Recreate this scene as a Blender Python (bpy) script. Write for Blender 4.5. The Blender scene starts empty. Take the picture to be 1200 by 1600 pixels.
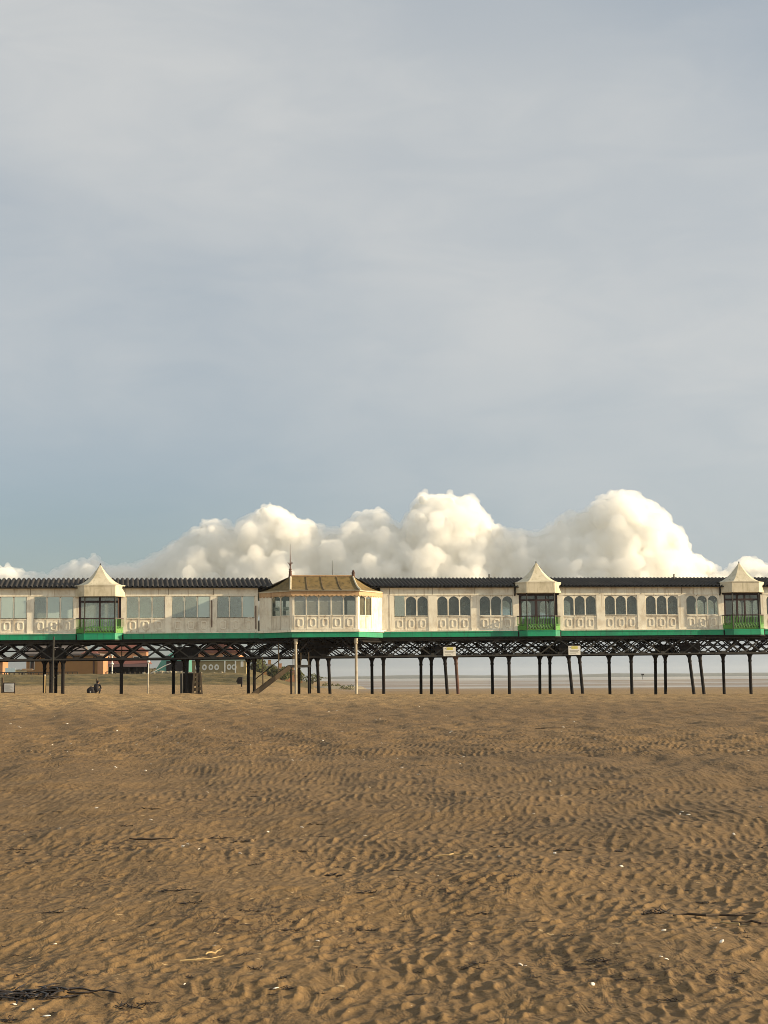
import bpy, bmesh, math, random
import numpy as np
from mathutils import Matrix, Vector, noise as mnoise

random.seed(7)
RNG = np.random.default_rng(11)
R = math.radians
SC = bpy.context.scene
COL = SC.collection

# ------------------------------------------------------------------ frame of the pier
PSI = R(9.69)            # the pier runs away to the right
DP = 108.5               # metres from the camera to the gallery front, square to it
CP, SP = math.cos(PSI), math.sin(PSI)
TILT = 0.0045
M_PIER = (Matrix.Translation((-SP * DP, CP * DP, 0.0)) @ Matrix.Rotation(PSI, 4, 'Z')
          @ Matrix.Rotation(-TILT, 4, 'Y'))
SUN_EL, SUN_AZ = R(15.0), R(91.0)   # azimuth clockwise from +Y: the sun is off to the right

# ------------------------------------------------------------------ node helpers
def new_mat(name):
    m = bpy.data.materials.new(name); m.use_nodes = True
    nt = m.node_tree; nt.nodes.clear()
    return m, nt

class NT:
    def __init__(self, nt): self.nt = nt
    def n(self, typ, **kw):
        nd = self.nt.nodes.new(typ)
        for k, v in kw.items():
            if k in nd.inputs.keys(): pass
            setattr(nd, k, v)
        return nd
    def link(self, a, b): self.nt.links.new(a, b)
    def val(self, sock, v):
        if hasattr(v, 'node'): self.link(v, sock)
        else: sock.default_value = v
    def coord(self, kind='Object'):
        return self.n('ShaderNodeTexCoord').outputs[kind]
    def mapping(self, vec, scale=(1, 1, 1), loc=(0, 0, 0), rot=(0, 0, 0)):
        m = self.n('ShaderNodeMapping'); self.link(vec, m.inputs['Vector'])
        m.inputs['Scale'].default_value = scale; m.inputs['Location'].default_value = loc; m.inputs['Rotation'].default_value = rot
        return m.outputs[0]
    def noise(self, vec, scale, detail=4, rough=0.55, dist=0.0):
        t = self.n('ShaderNodeTexNoise'); self.link(vec, t.inputs['Vector'])
        t.inputs['Scale'].default_value = scale; t.inputs['Detail'].default_value = detail
        t.inputs['Roughness'].default_value = rough; t.inputs['Distortion'].default_value = dist
        return t.outputs['Fac']
    def ramp(self, fac, lo, hi, a=0.0, b=1.0):
        r = self.n('ShaderNodeMapRange'); self.link(fac, r.inputs['Value'])
        r.interpolation_type = 'SMOOTHSTEP'
        r.inputs['From Min'].default_value = lo; r.inputs['From Max'].default_value = hi
        r.inputs['To Min'].default_value = a; r.inputs['To Max'].default_value = b
        return r.outputs[0]
    def mix(self, fac, a, b, mode='MIX'):
        m = self.n('ShaderNodeMix', data_type='RGBA', blend_type=mode)
        self.val(m.inputs['Factor'], fac)
        for s, v in ((m.inputs['A'], a), (m.inputs['B'], b)):
            if hasattr(v, 'node'): self.link(v, s)
            else: s.default_value = (*v, 1.0) if len(v) == 3 else v
        return m.outputs['Result']
    def math(self, op, a, b=0.0):
        m = self.n('ShaderNodeMath', operation=op); self.val(m.inputs[0], a); self.val(m.inputs[1], b)
        return m.outputs[0]
    def bump(self, h, strength, dist=0.02):
        b = self.n('ShaderNodeBump'); self.link(h, b.inputs['Height'])
        b.inputs['Strength'].default_value = strength; b.inputs['Distance'].default_value = dist
        return b.outputs[0]
    def principled(self, color, rough=0.6, metal=0.0, normal=None, spec=0.4):
        p = self.n('ShaderNodeBsdfPrincipled')
        if hasattr(color, 'node'): self.link(color, p.inputs['Base Color'])
        else: p.inputs['Base Color'].default_value = (*color, 1)
        self.val(p.inputs['Roughness'], rough); p.inputs['Metallic'].default_value = metal
        p.inputs['Specular IOR Level'].default_value = spec
        if normal is not None: self.link(normal, p.inputs['Normal'])
        return p.outputs[0]
    def out(self, surf=None, vol=None):
        o = self.n('ShaderNodeOutputMaterial')
        if surf is not None: self.link(surf, o.inputs['Surface'])
        if vol is not None: self.link(vol, o.inputs['Volume'])

def weathered(name, base, dirt, amount=0.5, scale=1.2, streak=True, rough=0.6, bump=0.15, fine=18.0, spec=0.35):
    """paint or stone with blotches, vertical run-off streaks and fine grain, all in metres of the world"""
    m, nt = new_mat(name); g = NT(nt)
    geo = g.n('ShaderNodeNewGeometry').outputs['Position']
    blot = g.ramp(g.noise(geo, scale, 5, 0.6), 0.42, 0.72)
    fac = blot
    if streak:
        sv = g.mapping(geo, (3.2, 3.2, 0.35))
        st = g.ramp(g.noise(sv, 1.6, 5, 0.65), 0.48, 0.75)
        fac = g.math('MAXIMUM', g.math('MULTIPLY', blot, 0.7), st)
    fac = g.math('MULTIPLY', fac, amount)
    col = g.mix(fac, base, dirt)
    grain = g.noise(geo, fine, 3, 0.6)
    col = g.mix(g.ramp(grain, 0.3, 0.75, 0.0, 0.14), col, tuple(c * 0.55 for c in base))
    nrm = g.bump(grain, bump, 0.01)
    g.out(g.principled(col, rough, normal=nrm, spec=spec))
    return m

MAT = {}
MAT['cream'] = weathered('cream_paint', (0.74, 0.695, 0.57), (0.33, 0.235, 0.14), 0.8, 0.9)
MAT['cream_clean'] = weathered('cream_trim_paint', (0.77, 0.725, 0.60), (0.38, 0.28, 0.17), 0.65, 1.4)
MAT['panel'] = weathered('panel_paint', (0.70, 0.655, 0.54), (0.27, 0.18, 0.10), 0.8, 1.5)
MAT['ring'] = weathered('moulding_paint', (0.71, 0.665, 0.55), (0.40, 0.32, 0.22), 0.3, 3.0)
MAT['inner'] = weathered('inner_wall_paint', (0.17, 0.175, 0.16), (0.11, 0.11, 0.10), 0.5, 1.0)
MAT['green'] = weathered('green_gloss_paint', (0.006, 0.27, 0.13), (0.02, 0.12, 0.085), 0.9, 1.0, True, 0.45)
MAT['lime'] = weathered('leaf_green_paint', (0.085, 0.27, 0.04), (0.03, 0.11, 0.02), 0.6, 3.0, True, 0.5)
MAT['iron'] = weathered('black_iron', (0.006, 0.0055, 0.0055), (0.022, 0.012, 0.008), 0.7, 1.5, True, 0.7, 0.3, 18, 0.12)
MAT['iron_grey'] = weathered('grey_painted_iron', (0.042, 0.040, 0.036), (0.014, 0.010, 0.008), 0.8, 0.35, True, 0.6, 0.3, 18, 0.2)
MAT['rust'] = weathered('rusty_iron', (0.10, 0.045, 0.03), (0.03, 0.018, 0.014), 0.7, 1.5, True, 0.75, 0.4)
MAT['white_iron'] = weathered('white_painted_iron', (0.40, 0.35, 0.26), (0.16, 0.10, 0.06), 0.8, 2.0, True, 0.5)
MAT['roof'] = weathered('dark_roof_sheet', (0.034, 0.031, 0.028), (0.075, 0.066, 0.056), 0.7, 0.8, False, 0.75, 0.1, 18, 0.15)
MAT['moss'] = weathered('mossy_roof', (0.185, 0.125, 0.045), (0.042, 0.033, 0.010), 1.0, 2.3, True, 0.85, 0.5)
MAT['terra'] = weathered('buff_valance', (0.50, 0.33, 0.18), (0.26, 0.13, 0.06), 0.8, 1.6, True, 0.7)
MAT['canopy'] = weathered('canopy_board', (0.58, 0.52, 0.39), (0.30, 0.26, 0.15), 0.85, 1.4, True, 0.6)
MAT['door'] = weathered('dark_red_timber', (0.03, 0.012, 0.012), (0.015, 0.008, 0.008), 0.5, 1.5, True, 0.5)
MAT['wood'] = weathered('weathered_timber', (0.12, 0.085, 0.05), (0.05, 0.035, 0.022), 0.8, 2.0, True, 0.85, 0.5)
MAT['white'] = weathered('white_board', (0.72, 0.70, 0.64), (0.45, 0.40, 0.33), 0.3, 2.5, True, 0.5)
MAT['yellow'] = weathered('yellow_print', (0.55, 0.50, 0.12), (0.4, 0.33, 0.1), 0.4, 4.0, False, 0.5)
MAT['print'] = weathered('grey_print', (0.28, 0.27, 0.25), (0.2, 0.2, 0.2), 0.3, 4.0, False, 0.6)
MAT['ink'] = weathered('dark_print', (0.05, 0.05, 0.05), (0.03, 0.03, 0.03), 0.3, 4.0, False, 0.6)
MAT['ochre'] = weathered('ochre_brick', (0.30, 0.155, 0.055), (0.19, 0.10, 0.04), 0.5, 0.5, True, 0.8)
MAT['brick'] = weathered('orange_brick', (0.40, 0.20, 0.10), (0.25, 0.12, 0.07), 0.5, 0.6, True, 0.85)
MAT['redroof'] = weathered('red_brown_roof', (0.17, 0.055, 0.035), (0.08, 0.035, 0.03), 0.6, 0.6, True, 0.7)
MAT['slate'] = weathered('slate_roof', (0.13, 0.11, 0.10), (0.07, 0.06, 0.06), 0.6, 0.8, True, 0.7)
MAT['teal'] = weathered('teal_sheet', (0.07, 0.22, 0.18), (0.03, 0.11, 0.09), 0.6, 0.5, True, 0.6)
MAT['olive'] = weathered('olive_render', (0.29, 0.23, 0.12), (0.2, 0.155, 0.08), 0.5, 0.7, True, 0.85)
MAT['pinkish'] = weathered('pale_pink_fascia', (0.32, 0.19, 0.17), (0.2, 0.11, 0.1), 0.5, 0.8, True, 0.6)
MAT['palegreen'] = weathered('pale_green_fascia', (0.40, 0.44, 0.34), (0.3, 0.3, 0.24), 0.4, 0.8, True, 0.6)
MAT['stone'] = weathered('rough_stone', (0.27, 0.23, 0.16), (0.13, 0.11, 0.075), 0.7, 2.0, False, 0.9, 0.6)
MAT['dark'] = weathered('black_cloth', (0.014, 0.012, 0.014), (0.03, 0.022, 0.022), 0.5, 6.0, False, 0.9)
MAT['skin'] = weathered('skin', (0.45, 0.26, 0.18), (0.38, 0.2, 0.14), 0.3, 8.0, False, 0.6)
MAT['shell'] = weathered('shell_white', (0.74, 0.68, 0.58), (0.5, 0.42, 0.32), 0.5, 40.0, False, 0.5)
MAT['weed'] = weathered('dark_seaweed', (0.018, 0.012, 0.008), (0.045, 0.025, 0.012), 0.7, 30.0, False, 0.5, 0.5)
MAT['twig'] = weathered('driftwood', (0.055, 0.036, 0.022), (0.025, 0.017, 0.012), 0.7, 20.0, False, 0.85, 0.4)
MAT['straw'] = weathered('dry_reed', (0.42, 0.30, 0.14), (0.28, 0.19, 0.09), 0.5, 20.0, False, 0.8)
MAT['notice'] = weathered('faded_notice', (0.42, 0.40, 0.33), (0.3, 0.28, 0.22), 0.4, 4.0, False, 0.7)
MAT['curtain'] = weathered('striped_curtain', (0.34, 0.25, 0.17), (0.13, 0.08, 0.05), 0.8, 5.0, True, 0.8)
MAT['bluepanel'] = weathered('pale_blue_board', (0.60, 0.72, 0.74), (0.45, 0.55, 0.58), 0.4, 2.0, False, 0.5)

def glass(name, tint, diffuse, amount, gloss=0.22, rough=0.06):
    """dirty sheet glass: some of it see-through, some dusty film, some mirror"""
    m, nt = new_mat(name); g = NT(nt)
    geo = g.n('ShaderNodeNewGeometry').outputs['Position']
    tr = g.n('ShaderNodeBsdfTransparent'); tr.inputs[0].default_value = (*tint, 1)
    gl = g.n('ShaderNodeBsdfGlossy'); gl.inputs['Color'].default_value = (0.9, 0.93, 0.92, 1); gl.inputs['Roughness'].default_value = rough
    df = g.n('ShaderNodeBsdfDiffuse')
    nz = g.noise(g.mapping(geo, (1, 1, 0.5)), 1.1, 5, 0.65)
    g.link(g.mix(g.ramp(nz, 0.35, 0.7), diffuse, tuple(c * 0.72 for c in diffuse)), df.inputs['Color'])
    a = g.n('ShaderNodeMixShader'); g.link(g.ramp(nz, 0.25, 0.75, amount * 0.75, min(1.0, amount * 1.25)), a.inputs[0])
    g.link(tr.outputs[0], a.inputs[1]); g.link(df.outputs[0], a.inputs[2])
    b = g.n('ShaderNodeMixShader'); b.inputs[0].default_value = gloss
    g.link(a.outputs[0], b.inputs[1]); g.link(gl.outputs[0], b.inputs[2])
    g.out(b.outputs[0]); return m
MAT['glass'] = glass('dirty_glass', (0.82, 0.86, 0.84), (0.26, 0.28, 0.26), 0.07, 0.05)
MAT['rearglass'] = glass('grimy_rear_glass', (0.6, 0.64, 0.61), (0.12, 0.13, 0.12), 0.75, 0.03)
MAT['acrylic'] = glass('clouded_sheet', (0.75, 0.82, 0.79), (0.40, 0.46, 0.42), 0.44, 0.10, 0.12)
MAT['acrylic_pale'] = glass('pale_clouded_sheet', (0.75, 0.84, 0.82), (0.50, 0.62, 0.58), 0.85, 0.10, 0.12)
MAT['shopglass'] = glass('dusty_glass', (0.7, 0.72, 0.68), (0.36, 0.35, 0.28), 0.34, 0.12)

# ------------------------------------------------------------------ mesh helpers
class MB:
    def __init__(self): self.v = []; self.f = []
    def add(self, vs, fs):
        o = len(self.v); self.v += [tuple(p) for p in vs]; self.f += [tuple(i + o for i in q) for q in fs]
        return self
    def box(self, x0, x1, y0, y1, z0, z1):
        vs = [(x0, y0, z0), (x1, y0, z0), (x1, y1, z0), (x0, y1, z0), (x0, y0, z1), (x1, y0, z1), (x1, y1, z1), (x0, y1, z1)]
        return self.add(vs, [(3, 2, 1, 0), (4, 5, 6, 7), (0, 1, 5, 4), (1, 2, 6, 5), (2, 3, 7, 6), (3, 0, 4, 7)])
    def bar(self, p, q, w, t, up=(0, 1, 0)):
        """flat bar from p to q: w wide across, t thick along `up`"""
        p, q = Vector(p), Vector(q); d = (q - p).normalized(); u = Vector(up)
        s = d.cross(u)
        if s.length < 1e-5: s = d.orthogonal()
        s.normalize(); u = s.cross(d).normalized()
        s = s * w / 2; u = u * t / 2
        vs = [p - s - u, p + s - u, p + s + u, p - s + u, q - s - u, q + s - u, q + s + u, q - s + u]
        return self.add(vs, [(3, 2, 1, 0), (4, 5, 6, 7), (0, 1, 5, 4), (1, 2, 6, 5), (2, 3, 7, 6), (3, 0, 4, 7)])
    def tube(self, pts, radii, n=8, caps=True):
        rings = []
        m = len(pts); pts = [Vector(p) for p in pts]
        if not hasattr(radii, '__len__'): radii = [radii] * m
        ref = None
        vs, fs = [], []
        for i, p in enumerate(pts):
            d = (pts[min(i + 1, m - 1)] - pts[max(i - 1, 0)]).normalized()
            if ref is None: ref = d.orthogonal().normalized()
            s = (ref - d * ref.dot(d)).normalized(); t = d.cross(s); ref = s
            for k in range(n):
                a = 2 * math.pi * k / n
                vs.append(p + (s * math.cos(a) + t * math.sin(a)) * radii[i])
        for i in range(m - 1):
            for k in range(n):
                a, b = i * n + k, i * n + (k + 1) % n
                fs.append((a, b, b + n, a + n))
        if caps:
            fs.append(tuple(reversed(range(n)))); fs.append(tuple(range((m - 1) * n, m * n)))
        return self.add(vs, fs)
    def prism(self, poly, y0, y1):
        """polygon in x,z pushed from y0 to y1"""
        n = len(poly)
        vs = [(x, y0, z) for x, z in poly] + [(x, y1, z) for x, z in poly]
        fs = [tuple(range(n)), tuple(reversed(range(n, 2 * n)))] + [((i + 1) % n, i, i + n, (i + 1) % n + n) for i in range(n)]
        return self.add(vs, fs)
    def plate(self, poly, z0, z1):
        n = len(poly)
        vs = [(x, y, z0) for x, y in poly] + [(x, y, z1) for x, y in poly]
        fs = [tuple(reversed(range(n))), tuple(range(n, 2 * n))] + [(i, (i + 1) % n, (i + 1) % n + n, i + n) for i in range(n)]
        return self.add(vs, fs)
    def wallstrip(self, path, z0, z1, t):
        """board standing along a path of (x,y), thickness t to the left of the path"""
        n = len(path); off = []
        for i in range(n):
            a = Vector(path[max(i - 1, 0)]); b = Vector(path[min(i + 1, n - 1)])
            c = Vector(path[i]); ns = []
            if i > 0: d = (c - Vector(path[i - 1])).normalized(); ns.append(Vector((-d.y, d.x)))
            if i < n - 1: d = (Vector(path[i + 1]) - c).normalized(); ns.append(Vector((-d.y, d.x)))
            m = sum(ns, Vector((0, 0))).normalized(); k = 1.0 / max(0.3, m.dot(ns[0]))
            off.append(c + m * t * k)
        for i in range(n - 1):
            a, b, c, d = path[i], path[i + 1], off[i + 1], off[i]
            vs = [(a[0], a[1], z0), (b[0], b[1], z0), (c[0], c[1], z0), (d[0], d[1], z0),
                  (a[0], a[1], z1), (b[0], b[1], z1), (c[0], c[1], z1), (d[0], d[1], z1)]
            fs = [(3, 2, 1, 0), (4, 5, 6, 7), (0, 1, 5, 4), (2, 3, 7, 6)]
            if i == 0: fs.append((3, 0, 4, 7))
            if i == n - 2: fs.append((1, 2, 6, 5))
            self.add(vs, fs)
        return self
    def mesh(self, name, mat, smooth=False):
        me = bpy.data.meshes.new(name); me.from_pydata(self.v, [], self.f); me.update()
        bm = bmesh.new(); bm.from_mesh(me); bmesh.ops.recalc_face_normals(bm, faces=bm.faces); bm.to_mesh(me); bm.free()
        if mat is not None: me.materials.append(mat)
        if smooth: me.polygons.foreach_set('use_smooth', [True] * len(me.polygons))
        return me
    def build(self, name, mat, parent=None, base=(0, 0, 0), smooth=False):
        bx, by, bz = base
        if any(base): self.v = [(x - bx, y - by, z - bz) for x, y, z in self.v]
        return link(name, self.mesh(name, mat, smooth), parent)

def link(name, me, parent=None, loc=(0, 0, 0)):
    o = bpy.data.objects.new(name, me); COL.objects.link(o)
    o.parent = parent; o.location = loc
    return o

def tag(o, label=None, cat=None, group=None, kind=None):
    if label: o['label'] = label
    if cat: o['category'] = cat
    if group: o['group'] = group
    if kind: o['kind'] = kind
    return o

def thing(name, label, cat, base=(0, 0, 0), group=None, pier=True, rotz=0.0):
    """an Empty at the base of a thing; pier=True means base is in pier coordinates"""
    o = bpy.data.objects.new(name, None); COL.objects.link(o); o.empty_display_size = 0.5
    if pier: o.matrix_world = M_PIER @ Matrix.Translation(base)
    else:
        o.location = base; o.rotation_euler = (0, 0, rotz)
    return tag(o, label, cat, group)

def copy_tree(o, parent=None):
    c = o.copy(); COL.objects.link(c)
    if parent is not None: c.parent = parent
    for ch in [x for x in o.children]: copy_tree(ch, c)
    return c

# ------------------------------------------------------------------ terrain
def sstep(a, b, x):
    t = np.clip((x - a) / (b - a), 0, 1); return t * t * (3 - 2 * t)

# short-crested ripple field: many plane waves whose directions spread about the wave direction
WAVES = []
for lam0, lam1, cnt, spread, amp in ((0.075, 0.155, 70, 22, 1.0), (0.20, 0.45, 30, 38, 0.8), (0.6, 1.6, 16, 80, 0.9), (2.2, 7.0, 10, 90, 1.6)):
    for i in range(cnt):
        lam = lam0 * (lam1 / lam0) ** RNG.random()
        th = R(-20) + RNG.normal() * R(spread) * 0.75
        WAVES.append((2 * math.pi / lam * math.cos(th), 2 * math.pi / lam * math.sin(th), RNG.random() * 6.283, lam, amp / math.sqrt(cnt / 2), (lam0, lam1)))

def vnoise(x, y, scale, seed):
    """smooth value noise on arrays"""
    g = np.random.default_rng(seed).random((256, 256))
    u, v = x / scale + 1000.0, y / scale + 1000.0
    iu, iv = np.floor(u).astype(int), np.floor(v).astype(int)
    fu, fv = u - iu, v - iv
    fu = fu * fu * (3 - 2 * fu); fv = fv * fv * (3 - 2 * fv)
    a = g[iu % 256, iv % 256]; b = g[(iu + 1) % 256, iv % 256]; c = g[iu % 256, (iv + 1) % 256]; d = g[(iu + 1) % 256, (iv + 1) % 256]
    return (a * (1 - fu) + b * fu) * (1 - fv) + (c * (1 - fu) + d * fu) * fv

SEA = -0.42
def terrain(x, y):
    """broad shape of the shore; returns height, grass mask, wet mask"""
    x = np.asarray(x, float); y = np.asarray(y, float)
    S = x * CP + y * SP
    pn = -x * SP + y * CP
    ctr = 0.60 - 0.0100 * S
    ctr = np.clip(ctr, 0.0, 1.0)
    near = ctr * sstep(18, 103.5, pn)
    q = x / np.maximum(y, 1.0)
    b = 1 - sstep(-0.100, -0.020, q)            # towards the town on the left
    bank = 1 - sstep(-0.093, -0.055, q)
    left = 0.30 + 0.62 * sstep(115, 165, y)
    left = left + bank * 1.05 * sstep(165, 198, y) + 0.25 * sstep(165, 190, y)
    left = left + 1.6 * bank * sstep(240, 330, y)
    bars = (vnoise(x, y * 1.0, 160, 3) * 0.5 + vnoise(x * 0.22, y, 34, 4) * 0.9 + vnoise(x * 0.5, y, 9, 5) * 0.25)
    right = -0.10 - 0.305 * sstep(150, 300, y) + (bars - 0.82) * 0.40 * sstep(180, 300, y) - 1.2 * sstep(900, 1500, y)
    far = left * b + right * (1 - b)
    hollow = np.minimum(far, ctr - 0.45)
    back = hollow + (far - hollow) * sstep(112, 128, pn)
    t = sstep(104.2, 107.5, pn)
    h = near * (1 - t) + back * t
    grass = bank * sstep(158, 167, y) * t + (b > 0.25) * sstep(185, 215, y) * (1 - bank) * t
    grass = np.clip(grass, 0, 1)
    wet = (1 - sstep(0.02, 0.42, h - SEA)) * sstep(120, 200, y)
    return h, grass, wet

def ripples(x, y, rx=None, ry=None):
    """height of sand ripples; rx, ry = local mesh spacing across and away, waves too fine for it are faded out"""
    f = {}
    x0, y0 = x, y
    x = x0 + 0.16 * (vnoise(x0, y0, 0.9, 41) - 0.5) + 0.5 * (vnoise(x0, y0, 3.1, 42) - 0.5)
    y = y0 + 0.16 * (vnoise(x0, y0, 0.9, 43) - 0.5) + 0.5 * (vnoise(x0, y0, 3.1, 44) - 0.5)
    for kx, ky, ph, lam, a, grp in WAVES:
        w = a * np.cos(kx * x + ky * y + ph)
        if rx is not None: w = w * np.clip((1.7 - np.maximum(abs(kx) * rx, abs(ky) * ry)) / 0.8, 0, 1)
        f[grp] = f.get(grp, 0) + w
    k = list(f.keys())
    patch = vnoise(x, y, 1.7, 21) * 0.6 + vnoise(x, y, 5.5, 22) * 0.7
    fine = np.exp(0.75 * np.clip(f[k[0]], -2.5, 2.2)) - 1.2
    mid = np.exp(0.6 * np.clip(f[k[1]], -2.5, 2.2)) - 1.1
    d = np.sqrt(x * x + y * y)
    grow = 1 + 1.3 * sstep(12, 40, d)            # broader, softer forms are all that show further off
    h = 0.0064 * (0.56 + 0.44 * sstep(8, 16, d)) * fine * (0.30 + patch) * grow + 0.0023 * mid * grow * (0.5 + patch * 0.7) + 0.007 * f[k[2]] * grow + 0.016 * f[k[3]]
    return h

def ground_z(x, y):
    h, _, _ = terrain(np.array([x]), np.array([y]))
    return float(h[0] + ripples(np.array([x]), np.array([y]), np.array([y * .00063]), np.array([max(0.01, y * y / 2300.0 * 0.6)]))[0])

def build_beach():
    az = np.concatenate([np.linspace(-85, -26, 50)[:-1], np.linspace(-26, -16.5, 170)[:-1], np.linspace(-16.5, 16.5, 920), np.linspace(16.5, 26, 170)[1:], np.linspace(26, 85, 50)[1:]]) * math.pi / 180
    inv = np.arange(1.5 * 1536 / 3.2, 1.5 * 1536 / 30, -0.62)
    r1 = 1.5 * 1536 / inv
    inv2 = np.arange(1.5 * 1536 / 30, 1.5 * 1536 / 125, -0.22); r2 = 1.5 * 1536 / inv2
    r3 = np.geomspace(125.6, 700, 190); r4 = np.geomspace(705, 9000, 40)
    r = np.concatenate([[0.4, 1.2, 2.2], r1, r2, r3, r4])
    dr = np.gradient(r)
    A, Rr = np.meshgrid(az, r)
    X, Y = Rr * np.sin(A), Rr * np.cos(A)
    h, gr, wet = terrain(X, Y)
    ry = np.repeat(dr[:, None], len(az), 1); rx = Rr * 36 / 1000 * math.pi / 180
    pn = -X * SP + Y * CP
    mask = (1 - 0.75 * sstep(104, 108, pn))
    h = h + ripples(X, Y, rx, ry) * mask * (1 - gr)
    # wheel tracks that sweep in from the left and run up towards the pier
    for c0, off_, dep in ((-7.2, 0.8, .020), (-7.2, -0.8, .020), (-9.6, 0.75, .014), (-9.6, -0.75, .014)):
        xc = c0 + off_ + 0.0024 * (Y - 34) ** 2 * np.sign(Y - 34) * (Y > 34) + 0.25 * np.sin(Y * 0.21)
        gsh = np.exp(-((X - xc) / 0.17) ** 2) - 0.45 * np.exp(-((np.abs(X - xc) - 0.30) / 0.09) ** 2)
        h = h - dep * gsh * sstep(11, 20, Y) * (1 - sstep(88, 98, Y)) * (0.5 + vnoise(X, Y, 0.35, 51))
    SS = X * CP + Y * SP
    dry = np.clip(sstep(45, 90, pn) * (1 - sstep(-12, 26, SS)) + 0.75 * sstep(55, 98, pn), 0, 1) * 0.9
    tuft = (vnoise(X, Y, 2.2, 31) + 0.6 * vnoise(X, Y, 0.9, 32) - 0.7) * 0.28
    h = h + tuft * gr
    n, m = len(r), len(az)
    co = np.stack([X, Y, h], -1).reshape(-1, 3).astype(np.float32)
    i = np.arange(n - 1)[:, None] * m + np.arange(m - 1)[None, :]
    q = np.stack([i, i + 1, i + m + 1, i + m], -1).reshape(-1, 4).astype(np.int32)
    me = bpy.data.meshes.new('beach')
    me.vertices.add(len(co)); me.vertices.foreach_set('co', co.ravel())
    me.loops.add(q.size); me.loops.foreach_set('vertex_index', q.ravel())
    me.polygons.add(len(q)); me.polygons.foreach_set('loop_start', np.arange(0, q.size, 4, dtype=np.int32))
    me.polygons.foreach_set('use_smooth', np.ones(len(q), bool))
    me.update(calc_edges=True)
    for nm, arr in (('grass', gr), ('wet', wet), ('dry', dry)):
        at = me.attributes.new(nm, 'FLOAT', 'POINT'); at.data.foreach_set('value', arr.reshape(-1).astype(np.float32))
    m_, nt = new_mat('beach_sand'); g = NT(nt)
    geo = g.n('ShaderNodeNewGeometry').outputs['Position']
    def attr(nm):
        a = g.n('ShaderNodeAttribute'); a.attribute_name = nm; return a.outputs['Fac']
    big = g.ramp(g.noise(geo, 0.05, 4, 0.6), 0.35, 0.68)
    sand = g.mix(big, (0.192, 0.119, 0.050), (0.144, 0.089, 0.038))
    mid = g.ramp(g.noise(geo, 1.3, 5, 0.6), 0.40, 0.70)
    sand = g.mix(g.math('MULTIPLY', mid, 0.45), sand, (0.090, 0.058, 0.027))
    crumb = g.ramp(g.noise(geo, 14.0, 4, 0.7), 0.56, 0.72)
    sand = g.mix(g.math('MULTIPLY', crumb, 0.6), sand, (0.085, 0.05, 0.022))
    pale = g.ramp(g.noise(g.mapping(geo, (1, 1, 1), (7, 3, 0)), 9.0, 3, 0.6), 0.62, 0.74)
    sand = g.mix(g.math('MULTIPLY', pale, 0.35), sand, (0.30, 0.21, 0.11))
    grain = g.noise(geo, 160.0, 2, 0.6)
    sand = g.mix(g.ramp(grain, 0.35, 0.7, 0.0, 0.3), sand, (0.10, 0.068, 0.034))
    sand = g.mix(g.math('MULTIPLY', attr('dry'), g.ramp(g.noise(geo, 2.2, 5, 0.7), 0.30, 0.62)), sand, (0.40, 0.270, 0.120))
    # crumbs of weed and shell trodden into the surface
    crm = g.noise(g.mapping(geo, (26.0, 11.0, 1.0), (3, 1, 0)), 1.0, 3, 0.65, 0.5)
    where = g.ramp(g.noise(geo, 0.7, 4, 0.6), 0.40, 0.66)
    sand = g.mix(g.math('MULTIPLY', g.ramp(crm, 0.54, 0.60), g.math('ADD', g.math('MULTIPLY', where, 0.65), 0.2)), sand, (0.045, 0.026, 0.012))
    def flecks(sc_, loc, share, size, seed_rot):
        vv = g.n('ShaderNodeVectorMath', operation='ADD'); wob = g.n('ShaderNodeTexNoise'); g.link(geo, wob.inputs['Vector']); wob.inputs['Scale'].default_value = 21.0
        sc2 = g.n('ShaderNodeVectorMath', operation='SCALE'); g.link(wob.outputs['Color'], sc2.inputs[0]); sc2.inputs['Scale'].default_value = 0.07
        g.link(geo, vv.inputs[0]); g.link(sc2.outputs[0], vv.inputs[1])
        vo = g.n('ShaderNodeTexVoronoi'); vo.voronoi_dimensions = '2D'; g.link(g.mapping(vv.outputs[0], sc_, loc, (0, 0, seed_rot)), vo.inputs['Vector']); vo.inputs['Scale'].default_value = 1.0
        sep = g.n('ShaderNodeSeparateColor'); g.link(vo.outputs['Color'], sep.inputs[0])
        rad = g.math('MULTIPLY', g.math('SUBTRACT', sep.outputs[0], 1.0 - share), size)
        return g.math('LESS_THAN', vo.outputs['Distance'], rad)
    sand = g.mix(g.math('MULTIPLY', flecks((8.0, 16.0, 1.0), (0, 0, 0), 0.5, 0.55, 0.2), g.math('ADD', g.math('MULTIPLY', where, 0.6), 0.25)), sand, (0.034, 0.020, 0.010))
    sand = g.mix(g.math('MULTIPLY', flecks((15.0, 24.0, 1.0), (5, 2, 0), 0.4, 0.6, -0.5), g.math('ADD', g.math('MULTIPLY', where, 0.6), 0.2)), sand, (0.06, 0.033, 0.014))
    sand = g.mix(g.math('MULTIPLY', flecks((3.4, 1.3, 1.0), (4, 3, 0), 0.65, 0.55, 0.1), g.math('MULTIPLY', attr('dry'), 0.62)), sand, (0.085, 0.052, 0.022))
    sand = g.mix(g.math('MULTIPLY', flecks((5.5, 2.6, 1.0), (1, 6, 0), 0.5, 0.55, -0.2), 0.42), sand, (0.06, 0.038, 0.017))
    sand = g.mix(g.math('MULTIPLY', flecks((2.6, 4.6, 1.0), (2, 8, 0), 0.42, 0.5, 0.15), g.math('ADD', g.math('MULTIPLY', where, 0.6), 0.2)), sand, (0.045, 0.026, 0.012))
    sand = g.mix(g.math('MULTIPLY', flecks((7.0, 11.0, 1.0), (9, 7, 0), 0.14, 1.1, 0.6), 0.8), sand, (0.40, 0.29, 0.15))
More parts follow.
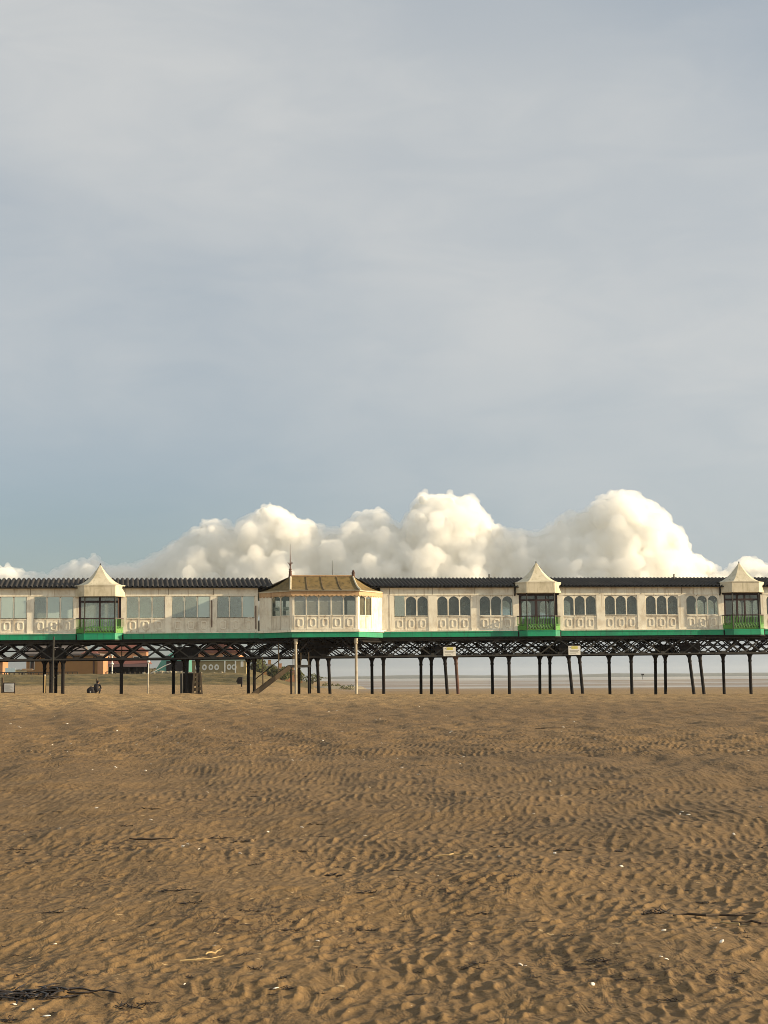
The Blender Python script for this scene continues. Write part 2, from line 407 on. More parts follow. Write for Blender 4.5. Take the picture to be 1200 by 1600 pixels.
    crm2 = g.noise(g.mapping(geo, (38.0, 20.0, 1.0), (9, 4, 0)), 1.0, 2, 0.6)
    sand = g.mix(g.ramp(crm2, 0.755, 0.79), sand, (0.50, 0.42, 0.30))
    wetc = g.mix(g.ramp(g.noise(g.mapping(geo, (0.03, 0.2, 1)), 1.0, 3), 0.4, 0.6), (0.19, 0.13, 0.075), (0.25, 0.19, 0.125))
    sand = g.mix(g.math('MULTIPLY', attr('wet'), 0.8), sand, wetc)
    gn = g.noise(g.mapping(geo, (0.035, 0.40, 2.5)), 1.0, 5, 0.65)
    gc = g.mix(g.ramp(gn, 0.35, 0.65), (0.15, 0.108, 0.038), (0.058, 0.050, 0.016))
    gc = g.mix(g.ramp(g.noise(geo, 0.9, 4), 0.5, 0.7, 0, 0.6), gc, (0.19, 0.135, 0.055))
    col = g.mix(attr('grass'), sand, gc)
    fine = g.noise(geo, 34.0, 4, 0.7)
    fine2 = g.noise(geo, 9.0, 4, 0.65)
    dash = g.noise(g.mapping(geo, (7.0, 2.4, 1.0), (0, 0, 0), (0, 0, R(14))), 1.0, 3, 0.6, 0.6)
    hgt = g.math('ADD', g.math('ADD', g.math('MULTIPLY', fine, 0.35), fine2), g.math('MULTIPLY', dash, 2.2))
    dash2 = g.noise(g.mapping(geo, (1.9, 0.55, 1.0), (0, 0, 0), (0, 0, R(10))), 1.0, 4, 0.65, 0.5)
    hgt = g.math('ADD', hgt, g.math('MULTIPLY', g.math('MULTIPLY', dash2, 7.0), g.math('ADD', 0.25, attr('dry'))))
    nrm = g.bump(hgt, 0.8, 0.016)
    rough = g.ramp(attr('wet'), 0.0, 1.0, 0.92, 0.35)
    g.out(g.principled(col, rough, normal=nrm, spec=0.25))
    me.materials.append(m_)
    o = link('beach', me); tag(o, 'rippled brown sand beach running from the foreground to the sea', 'beach', kind='structure')
    return o
build_beach()

# sea: one sheet that the sand bars rise through
m_, nt = new_mat('sea_water'); g = NT(nt)
geo = g.n('ShaderNodeNewGeometry').outputs['Position']
wv = g.noise(g.mapping(geo, (0.25, 1.0, 1.0)), 0.9, 4, 0.6)
g.out(g.principled(g.mix(g.ramp(g.noise(geo, 0.01, 3), 0.4, 0.6), (0.23, 0.205, 0.17), (0.28, 0.25, 0.20)), 0.3, normal=g.bump(wv, 0.10, 0.08), spec=0.5))
sea = MB(); sea.add([(-9000, 140, SEA), (9000, 140, SEA), (9000, 9000, SEA), (-9000, 9000, SEA)], [(0, 1, 2, 3)])
so = sea.build('sea', m_); tag(so, 'pale shallow sea water beyond the sand bars', 'sea', kind='structure')

# far shore across the estuary
def ridge_strip(name, y, x0, x1, hfun, mat, depth=220):
    mb = MB(); n = 240; vs = []
    for i in range(n):
        x = x0 + (x1 - x0) * i / (n - 1); h = hfun(x)
        vs += [(x, y, SEA - 1), (x, y + depth * 0.15, SEA + h * 0.6), (x, y + depth * 0.5, SEA + h), (x, y + depth, SEA - 1)]
    fs = []
    for i in range(n - 1):
        for k in range(3): fs.append((i * 4 + k, i * 4 + k + 1, i * 4 + k + 5, i * 4 + k + 4))
    mb.add(vs, fs)
    return mb.build(name, mat, smooth=True)
hillm = weathered('far_shore_land', (0.045, 0.058, 0.052), (0.075, 0.078, 0.06), 0.8, 0.012, False, 0.95, 0.0, 0.05)
def shore_h(x):
    n = mnoise.fractal(Vector((x * 0.004, 1.3, 0)), 1.0, 2.0, 5)
    return 0.72 * max(2.0, 8.6 + 4.2 * n + 3.5 * float(sstep(-200, 800, x)))
ho = ridge_strip('hills', 3900, -2600, 2600, shore_h, hillm)
tag(ho, 'low blue grey hills along the far shore of the estuary', 'hills', kind='structure')

# ------------------------------------------------------------------ the pier: deck, girders and legs
MOD = 3.14
def SI(i): return -3.07 + MOD * i
Z_DECK, Z_FB, Z_FT, Z_BASE, Z_SILL, Z_WT, Z_EAVE = 4.31, 4.31, 4.68, 4.76, 5.80, 7.27, 7.93
S0, S1 = SI(-5), SI(19)
DEPTH = 6.6
K_RUN, K_P = 0.62, 0.70
KIOSKS = (0, 10, 15)

pier = thing('pier', 'long black iron pier deck standing on slim legs across the beach', 'pier', (SI(7), 3.0, 0.0))
PB = (SI(7), 3.0, 0.0)
mb = MB(); mb.box(S0, S1, -0.14, DEPTH + 0.3, Z_DECK - 0.16, Z_BASE - 0.10)
mb.plate([(9.85, -0.14), (10.6, -0.9), (17.35, -0.9), (18.1, -0.14)], Z_DECK - 0.16, Z_BASE - 0.10); mb.plate([(10.6, -0.91), (11.75, -2.2), (16.1, -2.2), (17.35, -0.91)], Z_DECK - 0.16, Z_BASE - 0.12)
mb.build('deck', MAT['iron'], pier, PB)
def fascia_run(a, b):
    f = MB().wallstrip([(a, -0.20), (b, -0.20)], Z_FB, Z_FT, 0.05)
    f.wallstrip([(a, -0.23), (b, -0.23)], Z_FT - 0.06, Z_FT + 0.02, 0.03)
    f.build('fascia', MAT['green'], pier, PB)
    l = MB().box(a, b, -0.24, 0.0, Z_FT + 0.02, Z_BASE)
    l.build('ledge', MAT['cream_clean'], pier, PB)
segs = [(S0, SI(0) - 0.06)] + [(SI(1) + 0.06, 9.58), (18.37, SI(10) - 0.06), (SI(11) + 0.06, SI(15) - 0.06), (SI(16) + 0.06, S1)]
for a, b in segs: fascia_run(a, b)

def girder(y, zt, zb, mat, name, w=0.085, step=MOD / 2, s0=S0, s1=S1, post=True):
    gb = MB()
    gb.box(s0, s1, y - 0.10, y + 0.10, zt - 0.10, zt); gb.box(s0, s1, y - 0.09, y + 0.09, zb, zb + 0.11)
    n = int(round((s1 - s0) / step))
    for i in range(n):
        a, b = s0 + i * step, s0 + (i + 1) * step
        gb.bar((a + 0.07, y - 0.03, zb + 0.1), (b - 0.07, y - 0.03, zt - 0.1), w, 0.03)
        gb.bar((a + 0.07, y + 0.03, zt - 0.1), (b - 0.07, y + 0.03, zb + 0.1), w, 0.03)
        gb.box(a - 0.13, a + 0.13, y - 0.055, y + 0.055, zb + 0.11, zb + 0.24)      # gusset plates
        gb.box(a - 0.13, a + 0.13, y - 0.055, y + 0.055, zt - 0.22, zt - 0.10)
    return gb.build(name, mat, pier, PB)
girder(0.18, 4.15, 2.90, MAT['iron_grey'], 'lattice_girder')
girder(2.2, 4.15, 2.95, MAT['iron'], 'lattice_girder')
girder(4.1, 4.15, 2.95, MAT['iron'], 'lattice_girder')
girder(5.9, 4.15, 2.90, MAT['iron'], 'lattice_girder')

def make_leg(p0, p1, mat, r=0.115):
    """p0 foot, p1 head; octagonal column with rings and a flared head"""
    p0, p1 = Vector(p0), Vector(p1)
    def at(t): return p0.lerp(p1, t)
    lb = MB()
    ts = (0, 0.02, 0.83, 0.86, 0.89, 0.94, 0.975, 1.0)
    rs = (r * 1.15, r * 1.05, r, r * 1.25, r * 1.05, r * 1.25, r * 1.9, r * 2.3)
    lb.tube([at(t) for t in ts], rs, 10)
    return lb
def add_leg(p0, p1, mat, r=0.115):
    o = make_leg(p0, p1, mat, r).build('leg', mat, pier, PB, smooth=False)
    return o
GZ = -0.9
for k in range(-2, 6):
    s = 9.25 * k
    add_leg((s, 0.5, GZ), (s, 0.5, 2.92), MAT['iron'])
    add_leg((s, 5.7, GZ), (s, 5.7, 2.92), MAT['iron'])
    # cross girder and bracing at the bent
    cb = MB()
    cb.box(s - 0.08, s + 0.08, 0.28, 5.8, 3.97, 4.14); cb.box(s - 0.06, s + 0.06, 0.27, 5.81, 2.92, 3.02)
    for a, b in ((0.5, 3.1), (3.1, 5.7)):
        cb.bar((s, a, 3.0), (s, b, 4.0), 0.08, 0.03, (1, 0, 0)); cb.bar((s + 0.03, a, 4.0), (s + 0.03, b, 3.0), 0.08, 0.03, (1, 0, 0))
    for sg in (-1, 1):
        for yy in (0.5, 5.7):
            cb.bar((s + sg * 0.1, yy, 3.0), (s + sg * 1.5, yy, 4.06), 0.11, 0.05)
            pts = [(s + sg * (0.10 + 1.7 * t), yy, 4.05 - 1.02 * (1 - t) ** 2) for t in (0, .2, .4, .6, .8, 1)]
            cb.tube(pts, 0.05, 5)
    cb.build('cross_brace', MAT['iron'], pier, PB)
    if k == 5: continue
    q = s + 4.62
    for sx, y0, y1 in ((-0.15, -0.02, 0.45), (0.65, 0.08, 0.40)):
        add_leg((q + sx + 0.03, y0 - 0.45, GZ), (q + sx, y1, 2.92), MAT['rust'] if (k == 2 and sx > 0) else MAT['iron'])
    for sx in (-0.85, -0.05):
        add_leg((q + sx, 6.0, GZ), (q + sx, 5.8, 2.92), MAT['iron'])
    cb = MB()
    for sx in (-0.5, 0.3):
        x = q + sx
        cb.box(x - 0.08, x + 0.08, 0.28, 5.8, 3.97, 4.14); cb.box(x - 0.06, x + 0.06, 0.27, 5.81, 2.92, 3.02)
        for a, b in ((0.4, 2.2), (2.2, 4.0), (4.0, 5.8)):
            cb.bar((x, a, 3.0), (x, b, 4.0), 0.1, 0.03, (1, 0, 0)); cb.bar((x + 0.03, a, 4.0), (x + 0.03, b, 3.0), 0.1, 0.03, (1, 0, 0))
    for yy in (0.4, 5.8):
        for sg in (-1, 1):
            for e in (1.1, 2.0):
                pts = [(q + sg * (0.4 + e * t), yy + 0.02 * e, 4.05 - 1.02 * (1 - t) ** 2) for t in (0, .2, .4, .6, .8, 1)]
                cb.tube(pts, 0.055, 5)
        cb.box(q - 0.85, q + 0.7, yy - 0.03, yy + 0.03, 3.05, 3.75)
    cb.build('cross_brace', MAT['iron'], pier, PB)
rb = MB()
for y in (3.0, 5.0): rb.bar((S0, y, 3.62), (S1, y, 3.62), 0.06, 0.06)
rb.build('tie_rod', MAT['iron'], pier, PB)
# dark plated bay low down in the left twin bent
pb = MB(); pb.box(4.25, 4.98, 0.3, 5.6, GZ, 1.92)
pb.build('plated_bay', MAT['iron'], pier, PB)
pb = MB(); pb.box(4.20, 5.02, 0.22, 0.30, 1.92, 2.0); pb.box(4.17, 4.25, 0.2, 0.3, GZ, 2.1)
pb.build('plate_edging', MAT['white_iron'], pier, PB)

# ------------------------------------------------------------------ window and panel meshes (shared by repeats)
WW, WH = 0.84, Z_WT - Z_SILL
def arch_frame_mesh(name, mat, w=WW, h=WH, rim=0.045, t=0.05, rise=0.34, pointed=0.12, nseg=9):
    """board with an arched opening: rectangle outside, arch inside, with a real reveal"""
    iw = w / 2 - rim; zs = h - rim - rise
    inner = [(-iw, rim), (-iw, zs * 0.5), (-iw, zs)]
    for k in range(1, 2 * nseg):
        a = math.pi * (1 - k / (2 * nseg))
        cx = math.cos(a); sz = math.sin(a)
        inner.append((iw * cx, zs + rise * ((1 - pointed) * sz + pointed * (1 - abs(cx)))))
    inner += [(iw, zs), (iw, zs * 0.5), (iw, rim)]
    outer = []
    for x, z in inner:
        if z <= rim + 1e-6: outer.append((math.copysign(w / 2, x), 0.0))
        elif z <= zs + 1e-6 and abs(abs(x) - iw) < 1e-6: outer.append((math.copysign(w / 2, x), z))
        else:
            ang = math.atan2(z - zs, x); top = h - zs
            if abs(math.cos(ang)) * top > abs(math.sin(ang)) * (w / 2): outer.append((math.copysign(w / 2, x), zs + abs(math.tan(ang)) * w / 2))
            else: outer.append((top / math.tan(ang) if abs(math.sin(ang)) > 1e-6 else 0, h))
    m = MB(); n = len(inner)
    vs = [(x, 0, z) for x, z in outer] + [(x, 0, z) for x, z in inner] + [(x, t, z) for x, z in outer] + [(x, t, z) for x, z in inner]
    fs = []
    for i in range(n - 1):
        fs += [(i, i + 1, n + i + 1, n + i), (2 * n + i + 1, 2 * n + i, 3 * n + i, 3 * n + i + 1), (n + i, n + i + 1, 3 * n + i + 1, 3 * n + i), (i + 1, i, 2 * n + i, 2 * n + i + 1)]
    fs += [(n - 1, 0, n, 2 * n - 1), (2 * n, 3 * n - 1, 4 * n - 1, 3 * n), (2 * n - 1, n, 3 * n, 4 * n - 1), (0, n - 1, 3 * n - 1, 2 * n)]
    m.add(vs, fs)
    return m.mesh(name, mat)
ME_ARCH = arch_frame_mesh('window_arch_frame', MAT['cream_clean'])
ME_ARCH_IN = arch_frame_mesh('rear_arch_frame', MAT['inner'])
def pane_mesh(name, mat, y=0.03, w=WW - 0.02, h=WH - 0.02):
    return MB().box(-w / 2, w / 2, y, y + 0.008, 0.01, 0.01 + h).mesh(name, mat)
ME_PANE = {k: pane_mesh('pane_' + k, MAT[k]) for k in ('glass', 'shopglass', 'rearglass')}
ME_SHEET = {k: pane_mesh('sheet_' + k, MAT[k], -0.022, WW - 0.12) for k in ('acrylic', 'acrylic_pale')}
PH = Z_SILL - Z_BASE
def lower_panel_mesh():
    m = MB(); w = WW - 0.02
    m.box(-w / 2, w / 2, 0.0, 0.04, 0.02, PH - 0.06)
    m.box(-w / 2, w / 2, -0.03, 0.0, PH - 0.10, PH - 0.03)                      # sill rail
    for sx in (-1, 1): m.box(sx * (w / 2 - 0.02) - 0.025, sx * (w / 2 - 0.02) + 0.025, -0.02, 0.0, 0.02, PH - 0.10)
    m.box(-w / 2 + 0.045, w / 2 - 0.045, -0.02, 0.0, 0.02, 0.10)
    return m.mesh('lower_panel', MAT['panel'])
ME_PANEL = lower_panel_mesh()
def ring_mesh():
    m = MB(); n = 24; cz = 0.50; vs = []
    for k in range(n):
        a = 2 * math.pi * (k + 0.5) / n
        c, s = math.cos(a), math.sin(a)
        e = 0.55
        ux, uz = math.copysign(abs(c) ** e, c), math.copysign(abs(s) ** e, s)
        for (fx, fz, y) in ((0.215, 0.30, 0.0), (0.205, 0.29, -0.03), (0.150, 0.23, -0.03), (0.140, 0.22, 0.0)):
            vs.append((ux * fx, y, cz + uz * fz))
    fs = []
    for k in range(n):
        b = (k + 1) % n
        for j in range(3): fs.append((k * 4 + j, b * 4 + j, b * 4 + j + 1, k * 4 + j + 1))
    m.add(vs, fs)
    return m.mesh('ring_moulding', MAT['ring'])
ME_RING = ring_mesh()

def window_at(parent, base, s, z, y=0.0, kind='glass', rot=0.0, name='window', frame=None):
    o = link(name, frame or ME_ARCH, parent, (s - base[0], y - base[1], z - base[2])); o.rotation_euler.z = rot
    link('pane', ME_PANE[kind] if kind in ME_PANE else ME_PANE['glass'], o)
    if kind in ME_SHEET: link('cover_sheet', ME_SHEET[kind], o)
    return o
def panel_at(parent, base, s, z, y=0.0, rot=0.0, ring=True):
    o = link('lower_panel', ME_PANEL, parent, (s - base[0], y - base[1], z - base[2])); o.rotation_euler.z = rot
    if ring: link('ring_moulding', ME_RING, o)
    return o

# ------------------------------------------------------------------ galleries on the deck
def corrugated(s0, s1, period, amp, mat):
    """pitched roof of corrugated sheet over the gallery"""
    m = MB(); per = 8; n = int((s1 - s0) / period * per)
    prof = [(-0.28, 7.87), (0.0, 7.945), (1.1, 8.19), (2.2, 8.44), (3.3, 8.68)]
    prof = prof + [(DEPTH - y, z) for y, z in reversed(prof[:-1])]
    vs = []; k = len(prof)
    for i in range(n + 1):
        s = s0 + (s1 - s0) * i / n
        ph = (s - s0) / period
        d = amp * (abs(math.sin(math.pi * ph)) * 2 - 1)
        for y, z in prof: vs.append((s, y, z + d + 0.05))
    fs = [(i * k + j, (i + 1) * k + j, (i + 1) * k + j + 1, i * k + j + 1) for i in range(n) for j in range(k - 1)]
    m.add(vs, fs)
    return m
def gallery(name, label, mods, roof_range, period, amp, kinds, kiosk_mods, ends):
    s0, s1 = SI(mods[0]), SI(mods[-1] + 1)
    base = (0.5 * (s0 + s1), DEPTH / 2, Z_BASE)
    t = thing(name, label, 'building', base)
    wb = MB(); ib = MB()
    nw = 3; ww = 0.90 if mods[0] < 0 else WW; pil = MOD - nw * ww
    # walls: plinth, head board and pier strips, front and back
    runs = []; cur = None
    for i in mods:
        if i in kiosk_mods:
            cur = None; continue
        if cur is None: cur = [i, i]; runs.append(cur)
        cur[1] = i
    for a, b in runs:
        wb.box(SI(a), SI(b + 1), 0.06, 0.16, Z_BASE, Z_SILL - 0.03)
        wb.box(SI(a), SI(b + 1), 0.0, 0.14, Z_WT, Z_EAVE)
        wb.box(SI(a), SI(b + 1), -0.035, 0.0, Z_WT + 0.02, Z_WT + 0.09)
        wb.box(SI(a), SI(b + 1), -0.06, 0.0, Z_EAVE - 0.10, Z_EAVE - 0.02)
    for i in kiosk_mods:
        wb.box(SI(i), SI(i + 1), 0.0, 0.14, Z_WT + 0.15, Z_EAVE)
    if mods[0] == 7: wb.box(18.25, s0, 0.0, 0.16, Z_BASE, Z_EAVE)
    wb.build('wall', MAT['cream'], t, base)
    ib.box(s0, s1, DEPTH - 0.16, DEPTH - 0.06, Z_BASE, Z_SILL); ib.box(s0, s1, DEPTH - 0.14, DEPTH, Z_WT, Z_EAVE)
    ib.box(s0, s1, 0.16, DEPTH - 0.16, Z_BASE - 0.09, Z_BASE + 0.01)
    for i in mods: ib.box(SI(i) - pil / 2, SI(i) + pil / 2, DEPTH - 0.16, DEPTH - 0.02, Z_SILL, Z_WT)
    for s in ends: ib.box(s - 0.06, s + 0.06, 0.16, DEPTH - 0.16, Z_BASE + 0.01, Z_EAVE)
    ib.build('rear_wall', MAT['inner'], t, base)
    # head board seams and pilasters
    for i in list(mods) + [mods[-1] + 1]:
        lo, hi = SI(i) - pil / 2, SI(i) + pil / 2
        if i in kiosk_mods: hi = SI(i) + 0.12
        if (i - 1) in kiosk_mods: lo = SI(i) - 0.12
        if i == mods[0]: lo = SI(i)
        if i == mods[-1] + 1: hi = SI(i)
        pm = MB().box(lo, hi, -0.02, 0.16, Z_BASE, Z_WT + 0.02)
        pm.box(lo + 0.02, hi - 0.02, -0.045, -0.02, Z_BASE, Z_BASE + 0.16)
        pm.build('pilaster', MAT['cream_clean'], t, base)
        sm = MB().box(SI(i) - 0.012, SI(i) + 0.012, -0.012, 0.0, Z_WT + 0.09, Z_EAVE - 0.10)
        sm.build('cover_strip', MAT['wood'], t, base)
    idx = 0
    for i in mods:
        for j in range(nw):
            s = SI(i) + pil / 2 + ww * (j + 0.5)
            window_at(t, base, s, Z_SILL, DEPTH - 0.1, 'glass' if (i * 7 + j * 5) % 5 in (0, 2) else 'rearglass', 0.0, 'rear_window', ME_ARCH_IN).scale.x = ww / WW
            if i in kiosk_mods: continue
            window_at(t, base, s, Z_SILL, 0.02, kinds(i, j)).scale.x = ww / WW
            panel_at(t, base, s, Z_BASE, 0.02).scale.x = ww / WW
    cor = corrugated(roof_range[0], roof_range[1], period, amp, None)
    r = cor.build('roof', MAT['roof'], t, base, smooth=True)
    gb = MB(); gb.box(roof_range[0], roof_range[1], -0.30, -0.18, Z_EAVE - 0.09, Z_EAVE - 0.03)
    gb.build('gutter', MAT['iron'], r, base if False else base)
    return t, base
def kinds_left(i, j):
    return 'acrylic_pale' if (i, j) in ((2, 2), (-1, 2), (-1, 1), (-2, 1), (-2, 2), (3, 2)) else 'acrylic'
def kinds_right(i, j):
    return 'acrylic' if (i, j) in ((7, 0),) else 'glass'
gl, glb = gallery('gallery', 'cream gallery left of the mossy roof shelter with clouded square window sheets', list(range(-4, 4)), (SI(-5), 10.6), 0.345, 0.088, kinds_left, (0,), (SI(-4),))
grt, grb = gallery('gallery', 'cream gallery right of the mossy roof shelter with clear arched windows', list(range(7, 19)), (17.2, SI(19.4)), 0.29, 0.09, kinds_right, (10, 15), (SI(19),))
for s in (26.9, 41.3):
    vb = MB().tube([(s, 2.6, 8.45), (s, 2.6, 8.95)], (0.07, 0.05), 8); vb.tube([(s, 2.6, 8.95), (s, 2.6, 9.0)], (0.10, 0.02), 8)
    vb.build('vent', MAT['iron_grey'], grt, grb)
for (s, z0, z1) in ((6.23, 5.1, 7.0), (9.32, 4.95, 6.6), (-0.25, 5.0, 7.7)):
    MB().tube([(s, -0.06, z0), (s, -0.06, z1)], 0.035, 6).build('downpipe', MAT['rust'], gl, glb)
for s in (28.15, 43.85):
    MB().tube([(s, -0.12, 7.86), (s, -0.12, 7.45), (s, -0.04, 7.25)], 0.05, 6).build('downpipe', MAT['iron'], grt, grb)

# ------------------------------------------------------------------ the three bay shelters with tent-shaped roofs
def kiosk_path(sc, grow=0.0, p=K_P):
    hw = MOD / 2 + 0.08
    return [(sc - hw - grow, -0.02), (sc - hw - grow, -0.06), (sc - hw + K_RUN - grow * 0.4, -p - grow), (sc + hw - K_RUN + grow * 0.4, -p - grow), (sc + hw + grow, -0.06), (sc + hw + grow, -0.02)]
def make_kiosk(i, label, mullions, dz=0.0, pane='glass'):
    sc = SI(i) + MOD / 2
    base = (sc, 0.0, Z_FB)
    t = thing('bay_shelter', label, 'shelter', base, 'tent roofed bay shelters along the pier front')
    path = kiosk_path(sc)
    f = MB().wallstrip(path, Z_FB - 0.02, Z_FT + 0.02, -0.05); f.wallstrip(kiosk_path(sc, 0.03), Z_FT - 0.05, Z_FT + 0.03, -0.03)
    f.build('fascia', MAT['green'], t, base)
    d = MB().plate([(x, min(y, -0.15)) for x, y in path[1:-1]] + [(path[-1][0], -0.145), (path[0][0], -0.145)], Z_FB - 0.1, Z_FT)
    d.build('platform', MAT['iron'], t, base)
    # valance band
    vb = MB().wallstrip(path, 7.43 + dz, 8.16 + dz, -0.06)
    vb.wallstrip(kiosk_path(sc, 0.0), 8.15 + dz, 8.22 + dz, -0.085); vb.wallstrip(kiosk_path(sc, 0.0), 7.43 + dz, 7.49 + dz, -0.075)
    vo = vb.build('valance', MAT['canopy'], t, base)
    sb = MB().plate([(x, y) for x, y in path], 7.50 + dz, 7.53 + dz); sb.build('soffit', MAT['inner'], vo, base)
    # concave roof: rings shrink from the octagon to the finial
    ring0 = kiosk_path(sc, 0.10)
    ring0 = ring0[1:5] + [(ring0[4][0], 0.9), (ring0[3][0] - 0.0, 1.5), (ring0[2][0], 1.5), (ring0[1][0], 0.9)]
    cx, cy = sc, 0.35
    m = MB(); vs = []; lv = 12; nn = len(ring0)
    for k in range(lv + 1):
        u = k / lv
        sc_ = (1 - u) ** 1.0 * 0.985 + 0.015
        z = 8.22 + dz + 1.47 * u ** 1.9
        for x, y in ring0: vs.append((cx + (x - cx) * sc_, cy + (y - cy) * sc_, z))
    fs = [(k * nn + a, k * nn + (a + 1) % nn, (k + 1) * nn + (a + 1) % nn, (k + 1) * nn + a) for k in range(lv) for a in range(nn)]
    fs.append(tuple(range(lv * nn, lv * nn + nn)))
    m.add(vs, fs)
    ro = m.build('roof', MAT['canopy'], t, base)
    fb = MB().tube([(cx, cy, 9.66 + dz), (cx, cy, 9.70 + dz), (cx, cy, 9.74 + dz), (cx, cy, 9.80 + dz)], (0.05, 0.03, 0.055, 0.012), 8)
    fb.build('finial', MAT['iron_grey'], ro, base)
    # corner posts
    for (x, y) in path[2:4]:
        MB().tube([(x, y + 0.05, Z_FT), (x, y + 0.05, 5.75), (x, y + 0.05, 7.45 + dz)], (0.05, 0.045, 0.045), 8).build('post', MAT['iron_grey'], t, base)
    # balustrade
    yb = 0.05
    rail = [(path[1][0] + 0.05, -0.06), (path[2][0], path[2][1] + yb), (path[3][0], path[3][1] + yb), (path[4][0] - 0.05, -0.06)]
    bb = MB()
    for a, b in zip(rail[:-1], rail[1:]):
        L = math.dist(a, b); n = max(2, int(L / 0.115))
        for z in (Z_FT + 0.08, Z_FT + 0.48): bb.bar((*a, z), (*b, z), 0.035, 0.03, (0, 0, 1))
        dx, dy = (b[0] - a[0]) / L, (b[1] - a[1]) / L
        for k in range(n + 1):
            x, y = a[0] + (b[0] - a[0]) * k / n, a[1] + (b[1] - a[1]) * k / n
            bb.bar((x, y, Z_FT + 0.46), (x, y, 5.71), 0.024, 0.024)
        n2 = max(2, int(L / 0.20))
        for k in range(n2):                                             # scroll-work along the foot
            x, y = a[0] + (b[0] - a[0]) * (k + 0.5) / n2, a[1] + (b[1] - a[1]) * (k + 0.5) / n2
            pts = []
            for q in range(13):
                th = q / 12 * 2 * math.pi
                pts.append((x + dx * 0.085 * math.cos(th), y + dy * 0.085 * math.cos(th), Z_FT + 0.28 + 0.17 * math.sin(th)))
            bb.tube(pts, 0.016, 5, False)
            bb.bar((x - dx * 0.1, y - dy * 0.1, Z_FT + 0.1), (x + dx * 0.1, y + dy * 0.1, Z_FT + 0.46), 0.03, 0.02)
    bo = bb.build('balustrade', MAT['lime'], t, base)
    hb = MB()
    for a, b in zip(rail[:-1], rail[1:]): hb.bar((*a, 5.75), (*b, 5.75), 0.09, 0.07, (0, 0, 1))
    hb.build('handrail', MAT['door'], bo, base)
    for x, y in (rail[1], rail[2]):
        nb = MB().tube([(x + (0.06 if x > sc else -0.06), y + 0.08, Z_FT), (x + (0.06 if x > sc else -0.06), y + 0.08, 5.80)], (0.07, 0.05), 6)
        nb.build('newel', MAT['lime'], bo, base)
    for sg in (-1, 1):                                                  # side return panel: sheet with pierced foot
        a = rail[0] if sg < 0 else rail[3]; b = rail[1] if sg < 0 else rail[2]
        MB().bar((a[0] * 0.96 + b[0] * 0.04, a[1] * 0.96 + b[1] * 0.04, Z_FT + 0.24), (b[0], b[1], Z_FT + 0.20), 0.02, 0.30, (0, 0, 1)).build('foot_panel', MAT['lime'], bo, base)
    # dark door screen in the wall line
    a, b = sc - MOD / 2 + 0.2, sc + MOD / 2 - 0.2
    db = MB(); y0, y1 = 0.10, 0.20
    db.box(a, b, y0, y1, 7.25, 7.44); db.box(a, b, y0 - 0.01, y1 + 0.01, 6.86, 7.0); db.box(a, b, y0, y1, Z_BASE, Z_BASE + 0.16)
    for x in (a, b): db.box(x - 0.09, x + 0.09, y0 - 0.005, y1 + 0.005, Z_BASE, 7.44)
    for x, w in mullions: db.box(sc + x - w, sc + x + w, y0 + 0.004, y1 - 0.004, Z_BASE, 7.44)
    do = db.build('door_screen', MAT['door'], t, base)
    MB().box(a, b, 0.145, 0.155, Z_BASE + 0.1, 7.35).build('pane', MAT[pane], do, base)
    return t
make_kiosk(0, 'tent roofed cream bay shelter left of the mossy roofed shelter', [(0.0, 0.06)], -0.17, 'acrylic')
make_kiosk(10, 'tent roofed cream bay shelter right of the mossy roofed shelter, nearest to it', [(-0.12, 0.09), (0.62, 0.03)])
make_kiosk(15, 'tent roofed cream bay shelter with narrow middle doors, rightmost of the three', [(-0.35, 0.07), (0.25, 0.06)])

# ------------------------------------------------------------------ the central shelter with the mossy roof
pv_base = (14.03, -1.0, Z_FB)
pv = thing('shelter', 'central cream shelter with a mossy brown hipped roof and spire, jutting out of the pier', 'shelter', pv_base)
A, B_, C_, D_ = (9.60, -0.02), (11.65, -2.35), (16.22, -2.35), (18.35, -0.02)
PVP = [A, B_, C_, D_]
def grow_path(path, g):
    (ax, ay), (bx, by), (cx, cy), (dx, dy) = path
    e = 1.35 if g < 0.15 else 0.25
    return [(ax - g * e, ay), (bx - g * 0.42, by - g), (cx + g * 0.42, cy - g), (dx + g * e, dy)]
MB().wallstrip(grow_path(PVP, 0.08), Z_FB - 0.02, Z_FT - 0.02, -0.05).wallstrip(grow_path(PVP, 0.11), Z_FT - 0.16, Z_FT - 0.10, -0.03).build('fascia', MAT['green'], pv, pv_base)
MB().wallstrip(grow_path(PVP, 0.10), Z_FT - 0.02, Z_BASE + 0.06, -0.12).build('ledge', MAT['cream_clean'], pv, pv_base)
wb = MB(); wb.wallstrip(PVP, Z_BASE + 0.0, Z_SILL - 0.03, -0.10 * -1); wb.wallstrip(PVP, 7.185, 7.47, 0.12)
wb.build('wall', MAT['cream'], pv, pv_base)
ib = MB(); ib.box(9.7, 18.25, DEPTH - 0.16, DEPTH - 0.06, Z_BASE, Z_SILL); ib.box(9.7, 18.25, DEPTH - 0.16, DEPTH - 0.06, 7.27, 7.85)
for k in range(12):
    s = 9.7 + (18.25 - 9.7) * k / 11; ib.box(s - 0.1, s + 0.1, DEPTH - 0.16, DEPTH - 0.06, Z_SILL, 7.27)
ib.build('rear_wall', MAT['inner'], pv, pv_base)
MB().plate([(9.72, DEPTH - 0.2), (9.72, 0.0), (11.75, -2.2), (16.12, -2.2), (18.2, 0.0), (18.2, DEPTH - 0.2)], Z_BASE - 0.11, Z_BASE + 0.01).build('floor', MAT['inner'], pv, pv_base)
def face_frame(p, q): # unit vectors along a wall face
    L = math.dist(p, q); return L, ((q[0] - p[0]) / L, (q[1] - p[1]) / L), math.atan2(q[1] - p[1], q[0] - p[0])
